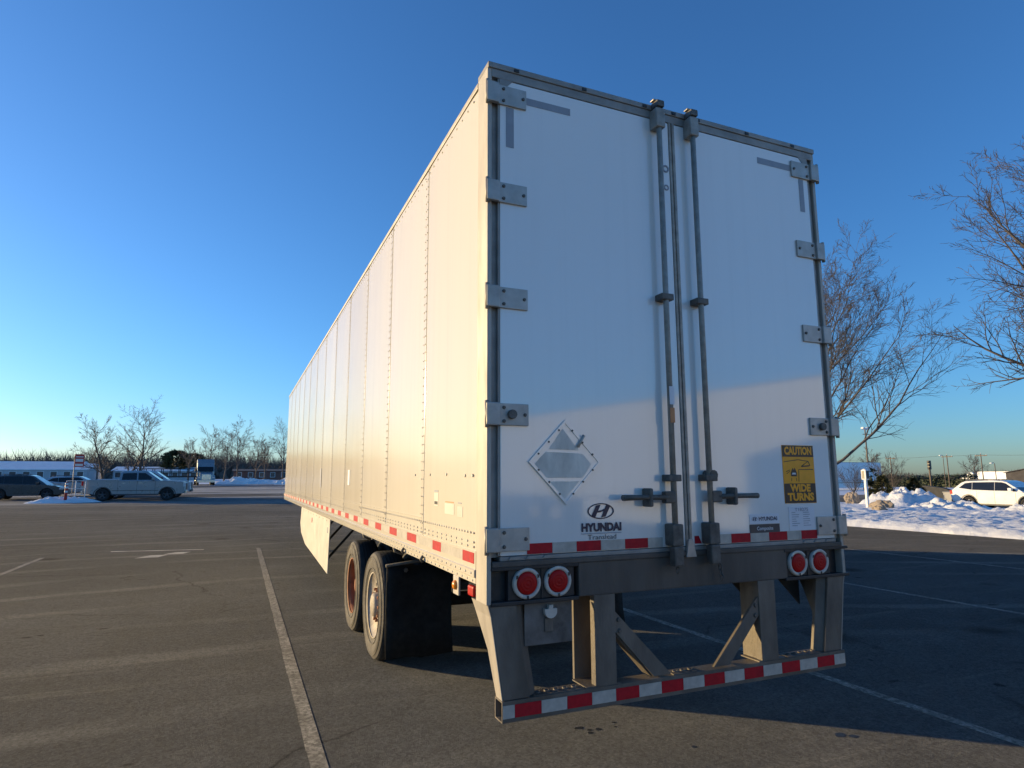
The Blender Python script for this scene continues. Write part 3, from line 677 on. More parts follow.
def running_gear(T):
    """tandem axles, dual wheels, flaps, skirt, slider, landing gear"""
    rearY, frontY = 3.15, 4.395
    def tyre_profile():     # (radius, axial), centred on width
        w = .135
        return [(.29, -.105), (.33, -.125), (.40, -w), (.455, -.128), (.488, -.108), (.497, -.085), (.497, .085), (.488, .108), (.455, .128), (.40, w), (.33, .125), (.29, .105)]
    def wheel(y, x, s, rim_mat, rust):
        dp = .0 if rust else .140
        """outer + inner tyre of one wheel end; s = outward sign"""
        for k, off in enumerate((0, .33)):
            cx = x-s*off
            Wh = empty('wheel', (0, 0, 0), parent=T)
            pr = tyre_profile()
            ty = MB().lathe(pr, (cx, y, .497), 'x', 48, s).build('tyre', M['tyre'], Wh)
            if k == 0:
                sw = MB().lathe([(.300, .119), (.33, .1275), (.36, .134), (.40, .138), (.43, .1355), (.455, .131), (.478, .119)], (cx, y, .497), 'x', 48, s).build('sidewall', M['tyreside'], ty)
                mb = MB()
                for rr in (.345, .425, .447): mb.lathe([(rr-.004, .135), (rr, .141 if rr > .34 else .137), (rr+.004, .135)], (cx, y, .497), 'x', 48, s)
                mb.build('sidewall_ring', M['tyreside'], ty)
            gr = MB()
            for q in (-.05, -.017, .017, .05): gr.lathe([(.4972, q-.004), (.4985, q-.003), (.4985, q+.003), (.4972, q+.004)], (cx, y, .497), 'x', 48, s)
            gr.build('tread_groove', M['rubber'], ty)
            if k == 0:
                rim = MB().lathe([(.292, .122), (.302, .126), (.298, .118), (.275, .100), (.255, .082), (.21, .068), (.14, .074), (.112, .080)] if not rust else [(.292, .122), (.302, .126), (.300, .116), (.284, .108), (.276, .075), (.268, .02+dp), (.258, -.04+dp), (.21, -.066+dp), (.14, -.06+dp), (.112, -.055+dp)], (cx, y, .497), 'x', 40, s).build('rim', rim_mat, Wh)
                hub = MB().lathe([(.115, -.06+dp), (.112, .03+dp*.6), (.098, .06+dp*.5), (.07, .082+dp*.4), (.0001, .085+dp*.4)], (cx, y, .497), 'x', 24, s).build('hub', rim_mat, Wh)
                d0 = .07 if not rust else -.066
                ln = MB().cyl((0, 0, 0), (s*.038, 0, 0), .015, 6).mesh('lug_nut', M['rust']); hm = MB().cyl((0, 0, 0), (s*.0016, 0, 0), .020, 10).mesh('hand_hole', M['box'])
                for i in range(10):
                    a = 2*math.pi*i/10; link('lug_nut', ln, rim, (cx+s*d0, y+.143*math.cos(a), .497+.143*math.sin(a)))
                    a += math.pi/10; link('hand_hole', hm, rim, (cx+s*(d0+.0005), y+.205*math.cos(a), .497+.205*math.sin(a)))
            else:
                MB().lathe([(.29, .1), (.27, .0), (.27, -.1), (.1, -.11)], (cx, y, .497), 'x', 32, s).build('rim', M['rust'], Wh)
    for y, rm, ru in ((rearY, M['rim'], False), (frontY, M['rust'], True)):
        wheel(y, -1.135, -1, rm, ru); wheel(y, 1.085, 1, rm, ru)
        MB().cyl((-1.0, y, .497), (1.0, y, .497), .065, 14).build('axle', M['under'], T)
        for s in (-1, 1):
            MB().lathe([(.20, -.08), (.205, .08), (.06, .085)], (s*.62, y, .497), 'x', 24, s).build('brake_drum', M['under'], T)
            MB().lathe([(.10, -.07), (.115, 0), (.10, .07)], (s*.42, y-.28, .80), 'y', 16).build('air_brake_chamber', M['under'], T)
            MB().box(s*.52-.06, s*.52+.06, y-.5, y+.12, .66, .74).build('trailing_arm', M['under'], T, bevel=.01)
            MB().cyl((s*.52, y-.40, .74), (s*.52, y-.40, 1.0), .12, 16).build('air_spring', M['rubber'], T)
    for s in (-1, 1): MB().box(s*.52-.05, s*.52+.05, 2.3, 6.4, 1.0, 1.13).build('slider_rail', M['under'], T)
    cm = MB().box(-1.12, 1.12, -.03, .03, 1.075, 1.159).mesh('crossmember', M['under'])
    for k in range(40): link('crossmember', cm, T, (0, .5+.4*k, 0))
    # mud flaps on their brackets
    for s, xa, xb in ((-1, -1.275, -.68), (1, .55, 1.13)):
        f = MB(); nx = 8
        rows = [(xa+(xb-xa)*i/nx) for i in range(nx+1)]
        rings = []
        for z in (.93, .8, .6, .4, .17):
            cu = -.05*max(0, (.45-z)/.3)**2
            rings.append([(x, 2.50+cu+.012*math.sin(i*1.3+z*4), z+.012*math.sin(i*.9)) for i, x in enumerate(rows)]+[(x, 2.509+cu+.012*math.sin(i*1.3+z*4), z+.012*math.sin(i*.9)) for i, x in list(enumerate(rows))[::-1]])
        F = f.loft(rings).build('mud_flap', M['rubber'], T)
        MB().tube([(xa-.01 if s < 0 else xb+.01, 2.492, .94), (s*.45, 2.492, 1.02)], .014, 8).build('flap_bracket', M['darksteel'], F)
        bolts([(xa+.07, 2.496, .895), (xa+.17, 2.496, .895)], .022, .006, 'darksteel', F)
    # curved brackets seen below the rail
    for y in (2.3, 3.75):
        MB().tube([(-W+.03, y, 1.13), (-W+.05, y+.03, 1.08), (-W+.12, y+.05, 1.05)], .012, 6).build('hose_bracket', M['post'], T)
    for y in (1.75, 1.20): MB().tube([(-W-.012, y, 1.165), (-W-.03, y, 1.145), (-W-.012, y, 1.125)], .012, 6).build('rail_hook', M['darksteel'], T)
    # side skirts
    for s in (-1, 1):
        x = s*(W-.01)
        sk = MB().prism([(6.25, 1.128), (6.36, .36), (9.7, .47), (10.6, .62), (10.85, .80), (10.7, 1.128)], 'x', x, x-s*.012).build('side_skirt', M['skirt'], T, bevel=.003)
        if s < 0:
            MB().cyl((x, 8.6, .98), (x-.006, 8.6, .98), .045, 12).build('skirt_reflector', M['tred'], sk)
            MB().box(x-.004, x, 6.42, 6.5, .92, 1.0).build('skirt_label', M['greyprint'], sk)
            bolts([(x, 6.6+.45*i, 1.09) for i in range(9)], .012, .005, 'post', sk, 'x')
        for y in (6.5, 7.6, 8.7, 9.8): MB().tube([(x-s*.012, y, .55), (s*.75, y, 1.13)], .018, 6).build('skirt_strut', M['under'], sk)
    # landing gear
    for s in (-1, 1):
        lg = MB().box(s*.62-.06, s*.62+.06, 12.74, 12.86, .35, 1.13).build('landing_leg', M['under'], T, bevel=.008)
        MB().box(s*.62-.045, s*.62+.045, 12.755, 12.845, .03, .35).build('leg_tube', M['guard'], lg)
        MB().box(s*.62-.13, s*.62+.13, 12.67, 12.93, 0, .03).build('leg_foot', M['under'], lg)
    MB().tube([(-.62, 12.8, .9), (.62, 12.8, .9)], .03, 8).build('landing_cross_shaft', M['under'], T)
running_gear(T)

# ------------------------------------------------------------------ trees
def rot_about(v, axis, ang): return Matrix.Rotation(ang, 3, axis) @ v
def grow(mb, rng, p, d, length, r, level, spec, sides):
    """one tapered, wandering limb; spawns children along its outer part"""
    n = spec['seg'][level]; pts = [p.copy()]; rad = [r]; dirs = [d.copy()]
    step = length/n
    for i in range(n):
        d = d+Vector((rng.gauss(0, 1), rng.gauss(0, 1), rng.gauss(0, 1)))*spec['wob'][level]
        d.z += spec['up'][level]*(1 if level < 2 else rng.uniform(.2, 1.2)); d.normalize()
        p = p+d*step; pts.append(p.copy()); dirs.append(d.copy()); rad.append(r*(1-(i+1)/n*(1-spec['taper'][level])))
    mb[0 if level == 0 else 1].tube(pts, rad, sides[level], cap=False)
    if level+1 >= spec['levels']: return
    k = spec['kids'][level]
    for j in range(k):
        t = spec['from'][level]+(1-spec['from'][level])*((j+rng.random())/k)
        f = t*n; i = min(int(f), n-1); q = pts[i].lerp(pts[i+1], f-i); dd = dirs[i]
        ax = dd.orthogonal().normalized(); ax = rot_about(ax, dd, rng.uniform(0, 2*math.pi) if level else j*2.4+rng.uniform(-.4, .4))
        nd = rot_about(dd, ax, spec['ang'][level]*rng.uniform(.7, 1.25))
        if level == 0: nd = (nd+Vector((0, 0, spec.get('lift', 0)*t))).normalized()
        ll = length*spec['len'][level]*(1-.55*t if level else 1-spec.get('cone', .35)*t)*rng.uniform(.75, 1.2)
        grow(mb, rng, q, nd, ll, max(spec['minr'], (rad[i]*.62 if level else rad[i]*.5)), level+1, spec, sides)
def bare_tree(label, x, y, h, r, seed, spec, group='bare trees', name='bare_tree', mats=('bark', 'twig'), z=None, lean=(0, 0), sides=(8, 5, 3, 3, 3)):
    rng = random.Random(seed); t, c = MB(), MB()
    grow((t, c), rng, Vector((0, 0, -.1)), Vector((lean[0], lean[1], 1)).normalized(), h*spec.get('trunk', .8), r, 0, spec, sides)
    o = empty(name, (x, y, gz(x, y) if z is None else z)); tag(o, label, 'tree', group)
    t.build('trunk', M[mats[0]], o, recalc=False); c.build('crown', M[mats[1]], o, recalc=False)
    return o
BIG = dict(levels=5, seg=[10, 9, 7, 5, 3], wob=[.04, .08, .10, .12, .15], up=[.02, .05, .045, .03, .02], taper=[.12, .12, .2, .3, .5], kids=[26, 12, 9, 6], len=[.74, .54, .54, .58], ang=[1.12, .70, .66, .6], minr=.005, lift=.5, cone=.42, trunk=.86)
BIG['from'] = [.24, .18, .15, .12]
B1 = dict(BIG, ang=[1.05, .66, .62, .55], lift=.6, kids=[22, 12, 8, 5], minr=.006)
bare_tree('large bare tree with fine twigs rising behind the right trailer edge', 18.4, 14.7, 9.6, .15, 31, B1, 'tall bare trees on the verge')
B2 = dict(BIG); B2['kids'] = [26, 12, 8, 5]; B2['len'] = [.66, .5, .5, .55]; B2['from'] = [.22, .15, .12, .12]; B2['minr'] = .007; B2['up'] = [.02, .03, .03, .02, .02]
bare_tree('large bare tree leaning its branches in from the right edge', 19.9, 6.3, 11.4, .25, 23, B2, 'tall bare trees on the verge')
SML = dict(levels=4, seg=[7, 6, 5, 3], wob=[.06, .12, .15, .15], up=[.03, .05, .05, .03], taper=[.15, .15, .25, .4], kids=[17, 10, 8], len=[.62, .52, .52], ang=[1.0, .75, .7], minr=.010, lift=.5, cone=.4, trunk=.9)
SML['from'] = [.25, .2, .15]
bare_tree('bare spreading tree standing right behind the silver pickup bed', -12.9, 60.5, 5.9, .13, 5, SML, 'bare trees behind the parked vehicles', lean=(-.06, 0))
bare_tree('taller bare tree behind the cab of the silver pickup', -11.2, 66, 7.4, .15, 9, SML, 'bare trees behind the parked vehicles')
bare_tree('slanting bare tree trunk rising behind the cab of the silver pickup', -13.1, 66.5, 5.2, .13, 15, dict(SML, kids=[5, 5, 4]), 'bare trees behind the parked vehicles', lean=(.75, 0))
FAR = dict(SML, minr=.022, kids=[15, 9, 7], wob=[.05, .1, .13, .15])
for k, (x, y, h, w) in enumerate([(-24, 152, 7.0, 'bare tree in the far row, left of the dark evergreen'), (-12.6, 150, 8.0, 'bare tree in the far row just right of the dark evergreen'), (-8.8, 153, 10.5, 'round bare tree in the far row above the white tractor cab'), (-5.5, 146, 9.0, 'bare tree in the far row right of the white tractor cab'), (-2.8, 150, 12.0, 'tallest bare tree of the far row above the long snow bank'), (1.0, 155, 9.0, 'bare tree in the far row right of the tallest one'), (2.7, 149, 8.6, 'slim bare tree in the far row over the right end of the snow bank'), (6.4, 147, 11.5, 'bare tree of the far row half hidden by the trailer front corner'), (-31, 160, 6.5, 'low bare tree in front of the long snow roofed building')]):
    bare_tree(w, x, y, h, .2, 40+k, FAR, 'bare trees in the far row', mats=('bark2', 'bark2'))
for k, (x, y, h, w) in enumerate([(151, 88, 6.4, 'round bare tree over the distant semi truck'), (96, 71.5, 5.6, 'thin bare tree left of the signal pole beside the hedge')]):
    bare_tree(w, x, y, h, .2, 60+k, FAR, 'distant bare trees beyond the verge', mats=('bark2', 'bark2'), z=-.2)
SHR = dict(levels=4, seg=[3, 6, 5, 3], wob=[.05, .12, .14, .15], up=[0, .08, .06, .03], taper=[.5, .2, .3, .5], kids=[16, 8, 5], len=[6.5, .5, .5], ang=[.75, .6, .6], minr=.010, lift=.6, cone=0, trunk=.12)
SHR['from'] = [.3, .2, .2]
for k, (x, y, h, w) in enumerate([(50, 35.2, 4.0, 'wide bare bush right of the small evergreens'), (56, 43.5, 3.6, 'bare bush at the right end of the parked blue grey trailer')]):
    bare_tree(w, x, y, h, .06, 70+k, SHR, 'bare bushes on the verge', name='bare_bush', mats=('bark2', 'twig'))

def evergreen(label, x, y, z, h, r, seed, mat='needle', tuft=.22, n=900, openness=.25, group='small evergreens by the snow mound', base=.05, kind='cone'):
    rng = random.Random(seed); o = empty('evergreen_tree', (x, y, z)); tag(o, label, 'tree', group)
    MB().tube([(0, 0, -.1), (0, 0, h*.6), (0, 0, h*.96)], [r*.09, r*.05, .01], 6).build('trunk', M['bark'], o, recalc=False)
    mb = MB()
    lay = [rng.uniform(0, 1) for _ in range(max(5, int(n/60)))]
    for i in range(n):
        t = base+(1-base)*(rng.random()**1.15)
        if rng.random() < openness: t = min(.98, rng.choice(lay)*.9+base+rng.gauss(0, .01))
        prof = (1-t)**.8 if kind == 'cone' else math.sqrt(max(0, 1-(2*t-1)**2))
        a = rng.uniform(0, 2*math.pi); rr = r*prof*math.sqrt(rng.uniform(.15, 1))*(1+.25*math.sin(3*a+seed+t*9))
        c = Vector((math.cos(a)*rr, math.sin(a)*rr, h*t)); out = Vector((math.cos(a), math.sin(a), rng.uniform(-.2, .7))).normalized()
        s = tuft*rng.uniform(.6, 1.3)
        for q in range(3):
            side = rot_about(out.orthogonal().normalized(), out, rng.uniform(0, 6.3)); dd = (out+side*.6*rng.uniform(-1, 1)).normalized()
            mb.add([c-side*s*.18, c+side*s*.18, c+dd*s], [(0, 1, 2)])
    mb.build('crown', M[mat], o, recalc=False)
evergreen('slim open evergreen just right of the marker post', 38.0, 27.5, -.15, 2.4, .62, 3, n=420, openness=.8, tuft=.32)
evergreen('bushy low evergreen between the slim one and the snow mound', 36.6, 25.9, -.15, 1.9, .95, 8, 'needle2', n=900)
evergreen('squat evergreen behind the snow mound', 40.0, 26.1, -.15, 1.75, .95, 13, 'needle2', n=800)
evergreen('broad dark evergreen in the far tree row behind the flatbed', -17.3, 178, 1.2, 7.6, 3.4, 21, 'needle2', n=2600, tuft=.8, openness=.1, group='dark evergreens in the far row', kind='round', base=.02)
evergreen('smaller dark evergreen right of the broad one in the far row', -13.6, 181, 1.2, 7.0, 2.8, 25, 'needle2', n=1900, tuft=.8, openness=.1, group='dark evergreens in the far row', kind='round', base=.02)

def far_wood():
    """wooded skyline all round the horizon: thousands of leafless saplings, one mass"""
    rng = random.Random(99); mb = MB()
    for i in range(10500):
        north = i % 5 < 2
        a = rng.uniform(-.62, .42) if north else rng.uniform(0, 2*math.pi)
        R_ = rng.uniform(225, 300) if north else rng.uniform(330, 430); x, y = math.sin(a)*R_, math.cos(a)*R_
        left = sstep(.1, -.5, math.sin(a-.15))
        h = ((9.2 if north else 4.6+4.6*left)+2.4*noise.noise(Vector((math.sin(a)*11, math.cos(a)*11, 0))))*rng.uniform(.5, 1.1)
        z0 = gz(x, y)-.3; tx, ty = math.cos(a), -math.sin(a)
        for q in range(15):
            s = rng.uniform(0, .7); dx = rng.gauss(0, .17)*h; e = min(1.05, s+abs(rng.gauss(.25, .18))+.08); w = rng.uniform(.05, .14)*(1.5-s)
            ox = rng.gauss(0, .14)*h*(s+.2)
            b = Vector((x+tx*ox, y+ty*ox, z0+h*s)); tip = Vector((x+tx*(ox+dx), y+ty*(ox+dx)+rng.gauss(0, .5), z0+h*e))
            mb.add([b+Vector((tx, ty, 0))*w, b-Vector((tx, ty, 0))*w, tip], [(0, 1, 2)])
        for q in range(5):
            hh = h*rng.uniform(.25, .6); ww = h*rng.uniform(.1, .3); ox = rng.gauss(0, .3)*h
            mb.add([(x+tx*(ox-ww), y+ty*(ox-ww), z0), (x+tx*(ox+ww), y+ty*(ox+ww), z0), (x+tx*(ox+ww*.3), y+ty*(ox+ww*.3), z0+hh), (x+tx*(ox-ww*.4), y+ty*(ox-ww*.4)+1, z0+hh*.8)], [(0, 1, 2, 3)])
    tag(mb.build('far_wood', M['bark2'], recalc=False), 'leafless brown wood along the whole horizon', 'wood', kind='stuff')
far_wood()

# ------------------------------------------------------------------ cars
def paintmat(name, c, rough=.3, metal=.0):
    return pm(name, c, rough, metal, .05, 2, (c[0]*.6+.06, c[1]*.6+.055, c[2]*.6+.05), .0, coat=.6)
def arch(cx, r, n=10, zc=None): return [(cx+r*math.cos(math.pi*k/n), (zc if zc is not None else 0)+r*math.sin(math.pi*k/n)) for k in range(n+1)]
def build_car(name, label, cat, loc, rz, paint, sp, group):
    C = empty(name, loc, rz); tag(C, label, cat, group); W2 = sp['w']/2; wr = sp['wr']; sill = sp['sill']
    # lower body with real wheel arch cut outs
    outline = list(sp['top'])                       # from rear bottom over the top to the front bottom
    bot = []
    for cx in sp['axles'][::-1]: bot += arch(cx, wr+.07, 12, wr)[0:13] if True else []
    pts = outline[:]
    fx = outline[-1]
    for cx in sp['axles'][::-1]:
        a = [q for q in arch(cx, wr+.07, 14, wr) if q[1] > sill+.02]
        pts += [(a[0][0], sill)]+a+[(a[-1][0], sill)]
    n = len(pts); ins = .05; vs = []
    cxm = sum(p[0] for p in pts)/n; czm = (sill+max(p[1] for p in pts))/2
    def layer(y, k): return [(cxm+(px-cxm)*(1-k*.02), y, czm+(pz-czm)*(1-k*.035)) for px, pz in pts]
    rings = [layer(-W2+.10, 0), layer(-W2+.03, .0), layer(-W2, .9), layer(W2, .9), layer(W2-.03, 0)]
    rings = [layer(-W2, 1.0), layer(-W2+.045, 0), layer(W2-.045, 0), layer(W2, 1.0)]
    MB().loft(rings, True, True, False).build('body', paint, C)
    MB().box(sp['axles'][0]-wr*1.4, sp['axles'][1]+wr*1.4, -W2+.24, W2-.24, sill-.04, sill+.45).build('underbody', M['under'], C)
    for cx in sp['axles']: MB().box(cx-wr*1.05, cx+wr*1.05, -W2+.20, W2-.20, sill-.02, wr*2+.02).build('wheel_well', M['box'], C)
    # greenhouse
    g = sp['house']; wb, wt = W2*.97, W2*sp.get('tumble', .80)
    zb, zt = min(q[1] for q in g), max(q[1] for q in g)
    def yw(z): return wb+(wt-wb)*max(0, min(1, (z-zb)/(zt-zb)))
    MB().loft([[(x, -yw(z), z) for x, z in g], [(x, -yw(z)+.10, z+(.03 if z > zt-.12 else 0)) for x, z in g], [(x, yw(z)-.10, z+(.03 if z > zt-.12 else 0)) for x, z in g], [(x, yw(z), z) for x, z in g]], True, True, False).build('cabin', paint, C)
    for wnd in sp['side_windows']:
        for s in (-1, 1):
            mb = MB(); f_ = [(x, s*(yw(z)+.004), z) for x, z in wnd]; b_ = [(x, s*(yw(z)-.02), z) for x, z in wnd]
            m_ = len(wnd); mb.add(f_+b_, [tuple(range(m_))]+[(i, (i+1) % m_, m_+(i+1) % m_, m_+i) for i in range(m_)])
            mb.build('side_window', M['glass'], C)
    for nm, (xa, za), (xb, zb2) in (('windscreen', *sp['screen']), ('rear_window', *sp['rear'])):
        s = 1 if nm == 'windscreen' else -1; nx, nz = (zb2-za), -(xb-xa); l = math.hypot(nx, nz); nx, nz = nx/l, nz/l
        if nx*s < 0: nx, nz = -nx, -nz
        f = lambda x, z, yy, o: (x+nx*o, yy, z+nz*o)
        ya, yb = yw(za)-.09, yw(zb2)-.09
        mb = MB(); mb.add([f(xa, za, -ya, .006), f(xa, za, ya, .006), f(xb, zb2, yb, .006), f(xb, zb2, -yb, .006), f(xa, za, -ya, -.02), f(xa, za, ya, -.02), f(xb, zb2, yb, -.02), f(xb, zb2, -yb, -.02)], [(0, 1, 2, 3), (0, 1, 5, 4), (1, 2, 6, 5), (2, 3, 7, 6), (3, 0, 4, 7)])
        mb.build(nm, M['glass'], C)
    # wheels
    for cx in sp['axles']:
        for s in (-1, 1):
            Wh = empty('wheel', (cx, s*(W2-.115), wr), parent=C)
            MB().lathe([(wr*.60, -.10), (wr*.9, -.115), (wr, -.08), (wr, .08), (wr*.9, .115), (wr*.62, .11), (wr*.60, .09)], (0, 0, 0), 'y', 28, s).build('tyre', M['cartyre'], Wh)
            rm = MB().lathe([(wr*.62, .10), (wr*.60, .105), (wr*.56, .075), (wr*.5, .02), (wr*.2, .01), (.0001, .01)], (0, 0, 0), 'y', 28, s)
            rm.build('rim_barrel', M['box'] if sp.get('dark_rim') else M['under'], Wh)
            sk = MB()
            for k in range(5):
                a = 2*math.pi*k/5+.3; c_, q_ = math.cos(a), math.sin(a); tx, tz = -q_*.045, c_*.045
                sk.add([(c_*.05+tx, s*.085, q_*.05+tz), (c_*.05-tx, s*.085, q_*.05-tz), (c_*wr*.58-tx*.8, s*.10, q_*wr*.58-tz*.8), (c_*wr*.58+tx*.8, s*.10, q_*wr*.58+tz*.8),
                        (c_*.05+tx, s*.05, q_*.05+tz), (c_*.05-tx, s*.05, q_*.05-tz), (c_*wr*.58-tx*.8, s*.06, q_*wr*.58-tz*.8), (c_*wr*.58+tx*.8, s*.06, q_*wr*.58+tz*.8)],
                       [(0, 1, 2, 3), (4, 5, 6, 7), (0, 1, 5, 4), (1, 2, 6, 5), (2, 3, 7, 6), (3, 0, 4, 7)])
            sk.lathe([(wr*.62, .112), (wr*.56, .108), (wr*.56, .09)], (0, 0, 0), 'y', 28, s); sk.lathe([(.07, .09), (.05, .10), (.0001, .10)], (0, 0, 0), 'y', 12, s)
            sk.build('rim', M['alloy'] if not sp.get('dark_rim') else M['charcoal'], Wh)
            ar = MB(); o_ = arch(cx, wr+.125, 14, wr); i_ = arch(cx, wr+.068, 14, wr)
            yy = s*(W2+.003); m_ = len(o_)
            ar.add([(x, yy, z) for x, z in o_]+[(x, yy, z) for x, z in i_]+[(x, yy-s*.05, z) for x, z in o_]+[(x, yy-s*.05, z) for x, z in i_],
                   [q for k in range(m_-1) for q in ((k, k+1, m_+k+1, m_+k), (k, k+1, 2*m_+k+1, 2*m_+k), (m_+k, m_+k+1, 3*m_+k+1, 3*m_+k))])
            ar.build('wheel_arch_trim', M['charcoal'] if sp.get('clad') else paint, C)
    # lamps, mirrors, handles, bumpers, door gaps
    for s in (-1, 1):
        for nm, mt, (x, z, sx, sz) in (('headlight', 'headlamp', sp['head']), ('tail_light', 'lens', sp['tail'])):
            MB().box(x-sx/2, x+sx/2, s*(W2-.14)-.145, s*(W2-.14)+.145, z-sz/2, z+sz/2).build(nm, M[mt], C, bevel=.02)
        mx, mz = sp['mirror']; MB().box(mx-.10, mx+.08, s*(W2+.09)-.09, s*(W2+.09)+.09, mz, mz+.17).build('mirror', M['charcoal'] if sp.get('dark_mirror') else paint, C, bevel=.03)
        for x, z in sp['handles']: MB().box(x-.09, x+.09, s*(W2-.008)-.018, s*(W2-.008)+.018, z-.018, z+.018).build('door_handle', M['chrome'] if sp.get('chrome') else paint, C, bevel=.006)
        for x, z0, z1 in sp['gaps']: MB().box(x-.007, x+.007, s*(W2-.006)-.008, s*(W2-.006)+.008, z0, z1).build('door_gap', M['black'], C)
        MB().box(sp['axles'][0]+wr+.12, sp['axles'][1]-wr-.12, s*(W2-.02)-.03, s*(W2-.02)+.03, sill-.05, sill+.04).build('rocker_trim', M['charcoal'], C, bevel=.01)
    x0, x1 = min(q[0] for q in outline), max(q[0] for q in outline)
    MB().box(x1-.10, x1+.05, -W2+.12, W2-.12, sill+.03, sill+.24).build('front_bumper', M['chrome'] if sp.get('chrome') else M['charcoal'], C, bevel=.03)
    MB().box(x0-.05, x0+.10, -W2+.12, W2-.12, sill+.05, sill+.26).build('rear_bumper', M['chrome'] if sp.get('chrome') else M['charcoal'], C, bevel=.03)
    for s in (-1, 1):
        if sp.get('crease'): MB().box(sp['crease'][0], sp['crease'][1], s*(W2-.012)-.016, s*(W2-.012)+.016, sp['crease'][2], sp['crease'][2]+.035).build('side_moulding', M['charcoal'], C)
    gx, gz0, gz1 = sp['grille']; MB().box(gx-.03, gx+.04, -W2+.34, W2-.34, gz0, gz1).build('grille', M['charcoal'], C, bevel=.02)
    for s in (-1, 1):
        if sp.get('rack'): MB().tube([(sp['rack'][0], s*(wt-.12), sp['rack'][2]), (sp['rack'][0]+.12, s*(wt-.12), sp['rack'][2]+.06), (sp['rack'][1]-.12, s*(wt-.12), sp['rack'][2]+.06), (sp['rack'][1], s*(wt-.12), sp['rack'][2])], .02, 6).build('roof_rail', M['charcoal'], C)
    return C
def spec_pickup():
    return dict(w=2.0, wr=.40, sill=.42, axles=(-1.85, 1.85), clad=False, chrome=True, tumble=.78,
        top=[(-3.0, .55), (-3.02, 1.36), (-2.98, 1.40), (-1.05, 1.40), (-1.0, 1.32), (1.15, 1.30), (1.6, 1.34), (2.75, 1.24), (2.92, 1.12), (2.95, .62), (2.85, .45)],
        house=[(-1.0, 1.28), (-.94, 1.85), (-.80, 1.93), (.35, 1.94), (.60, 1.90), (1.45, 1.30)],
        side_windows=[[(-.84, 1.37), (-.80, 1.80), (.00, 1.83), (.02, 1.37)], [(.10, 1.37), (.08, 1.83), (.48, 1.82), (1.08, 1.40), (1.08, 1.37)]],
        screen=((1.34, 1.36), (.66, 1.86)), rear=((-1.0, 1.36), (-.95, 1.80)),
        head=(2.86, 1.05, .16, .26), tail=(-2.98, 1.17, .12, .34), mirror=(1.0, 1.36), handles=[(-.72, 1.16), (.25, 1.16)],
        gaps=[(-1.03, .48, 1.36), (.06, .46, 1.30), (1.12, .46, 1.30)], grille=(2.93, .72, 1.14), crease=(-1.35, 1.33, .66))
def spec_suv(L=4.8, h=1.72, wb=2.85, dark=False, slope=.35):
    a = wb/2; f = L/2
    return dict(w=1.9, wr=.36, sill=.30, axles=(-a, a), clad=True, tumble=.76, dark_rim=dark,
        top=[(-f+.08, .42), (-f, .72), (-f+.03, 1.02), (-f+.10, 1.10), (-f+1.0, 1.06), (.75, 1.02), (1.05, 1.02), (f-.55, .93), (f-.12, .80), (f, .62), (f-.04, .40), (f-.25, .30)],
        house=[(-f+.08, 1.06), (-f+slope, h-.14), (-f+slope+.22, h-.05), (-.4, h), (.25, h-.03), (.50, h-.10), (1.32, 1.0)],
        side_windows=[[(-f+.46, 1.20), (-f+.78, h-.15), (-f+1.16, h-.10), (-f+1.18, 1.10)], [(-f+1.20, 1.10), (-f+1.18, h-.10), (-.14, h-.08), (-.11, 1.07)], [(-.09, 1.07), (-.12, h-.08), (.22, h-.09), (.44, h-.15), (1.02, 1.06)]],
        screen=((1.22, 1.07), (.56, h-.13)), rear=((-f+.12, 1.14), (-f+slope, h-.17)),
        head=(f-.18, .74, .22, .15), tail=(-f+.06, .95, .16, .22), mirror=(.78, 1.06), handles=[(-.95, .95), (.0, .93)],
        gaps=[(-1.02, .5, 1.04), (-.10, .36, 1.02), (.95, .36, 1.0)], grille=(f-.02, .5, .74), rack=(-f+.75, .1, h))
P_SIL = paintmat('silver_car_paint', (.27, .285, .305), .32, .4); P_DRK = paintmat('dark_grey_car_paint', (.05, .056, .062), .28, .3); P_WHT = paintmat('white_car_paint', (.78, .77, .74)); P_BLK = paintmat('black_car_paint', (.02, .02, .022)); P_LGT = paintmat('light_silver_car_paint', (.45, .47, .50), .3, .5)
G1 = 'vehicles parked across the lot'
build_car('pickup_truck', 'silver crew cab pickup truck parked broadside across the lot', 'pickup truck', (-8.75, 46.3, gz(-8, 46)), 0, P_SIL, dict(spec_pickup(), dark_rim=True, clad=True), G1)
build_car('pickup_truck', 'pale pickup truck whose hood shows past the silver pickup', 'pickup truck', (-8.7, 50.6, gz(-8, 50)), 0, P_LGT, dict(spec_pickup(), chrome=False, dark_mirror=True), G1)
build_car('parked_car', 'dark grey sport utility car cut by the left picture edge', 'car', (-16.15, 51.5, gz(-16, 51)), 0, P_DRK, dict(spec_suv(4.7, 1.68, 2.72, True), clad=True), G1)
build_car('parked_car', 'silver car half hidden behind the red and white bollard', 'car', (-14.6, 58.2, gz(-14, 58)), 0, P_LGT, dict(spec_suv(4.5, 1.55, 2.7, slope=.5), clad=False), G1)
G2 = 'cars parked beyond the snowy verge'
build_car('parked_car', 'white sport utility car parked beyond the snow bank', 'car', (37.0, 18.75, -.15), R(-90), P_WHT, dict(spec_suv(4.95, 1.62, 2.95, slope=.55), dark_mirror=False), G2)
build_car('parked_car', 'black car with pale roof rails behind the white car', 'car', (42.0, 17.3, -.28), R(-90), P_BLK, dict(spec_suv(4.8, 1.72, 2.85)), G2)

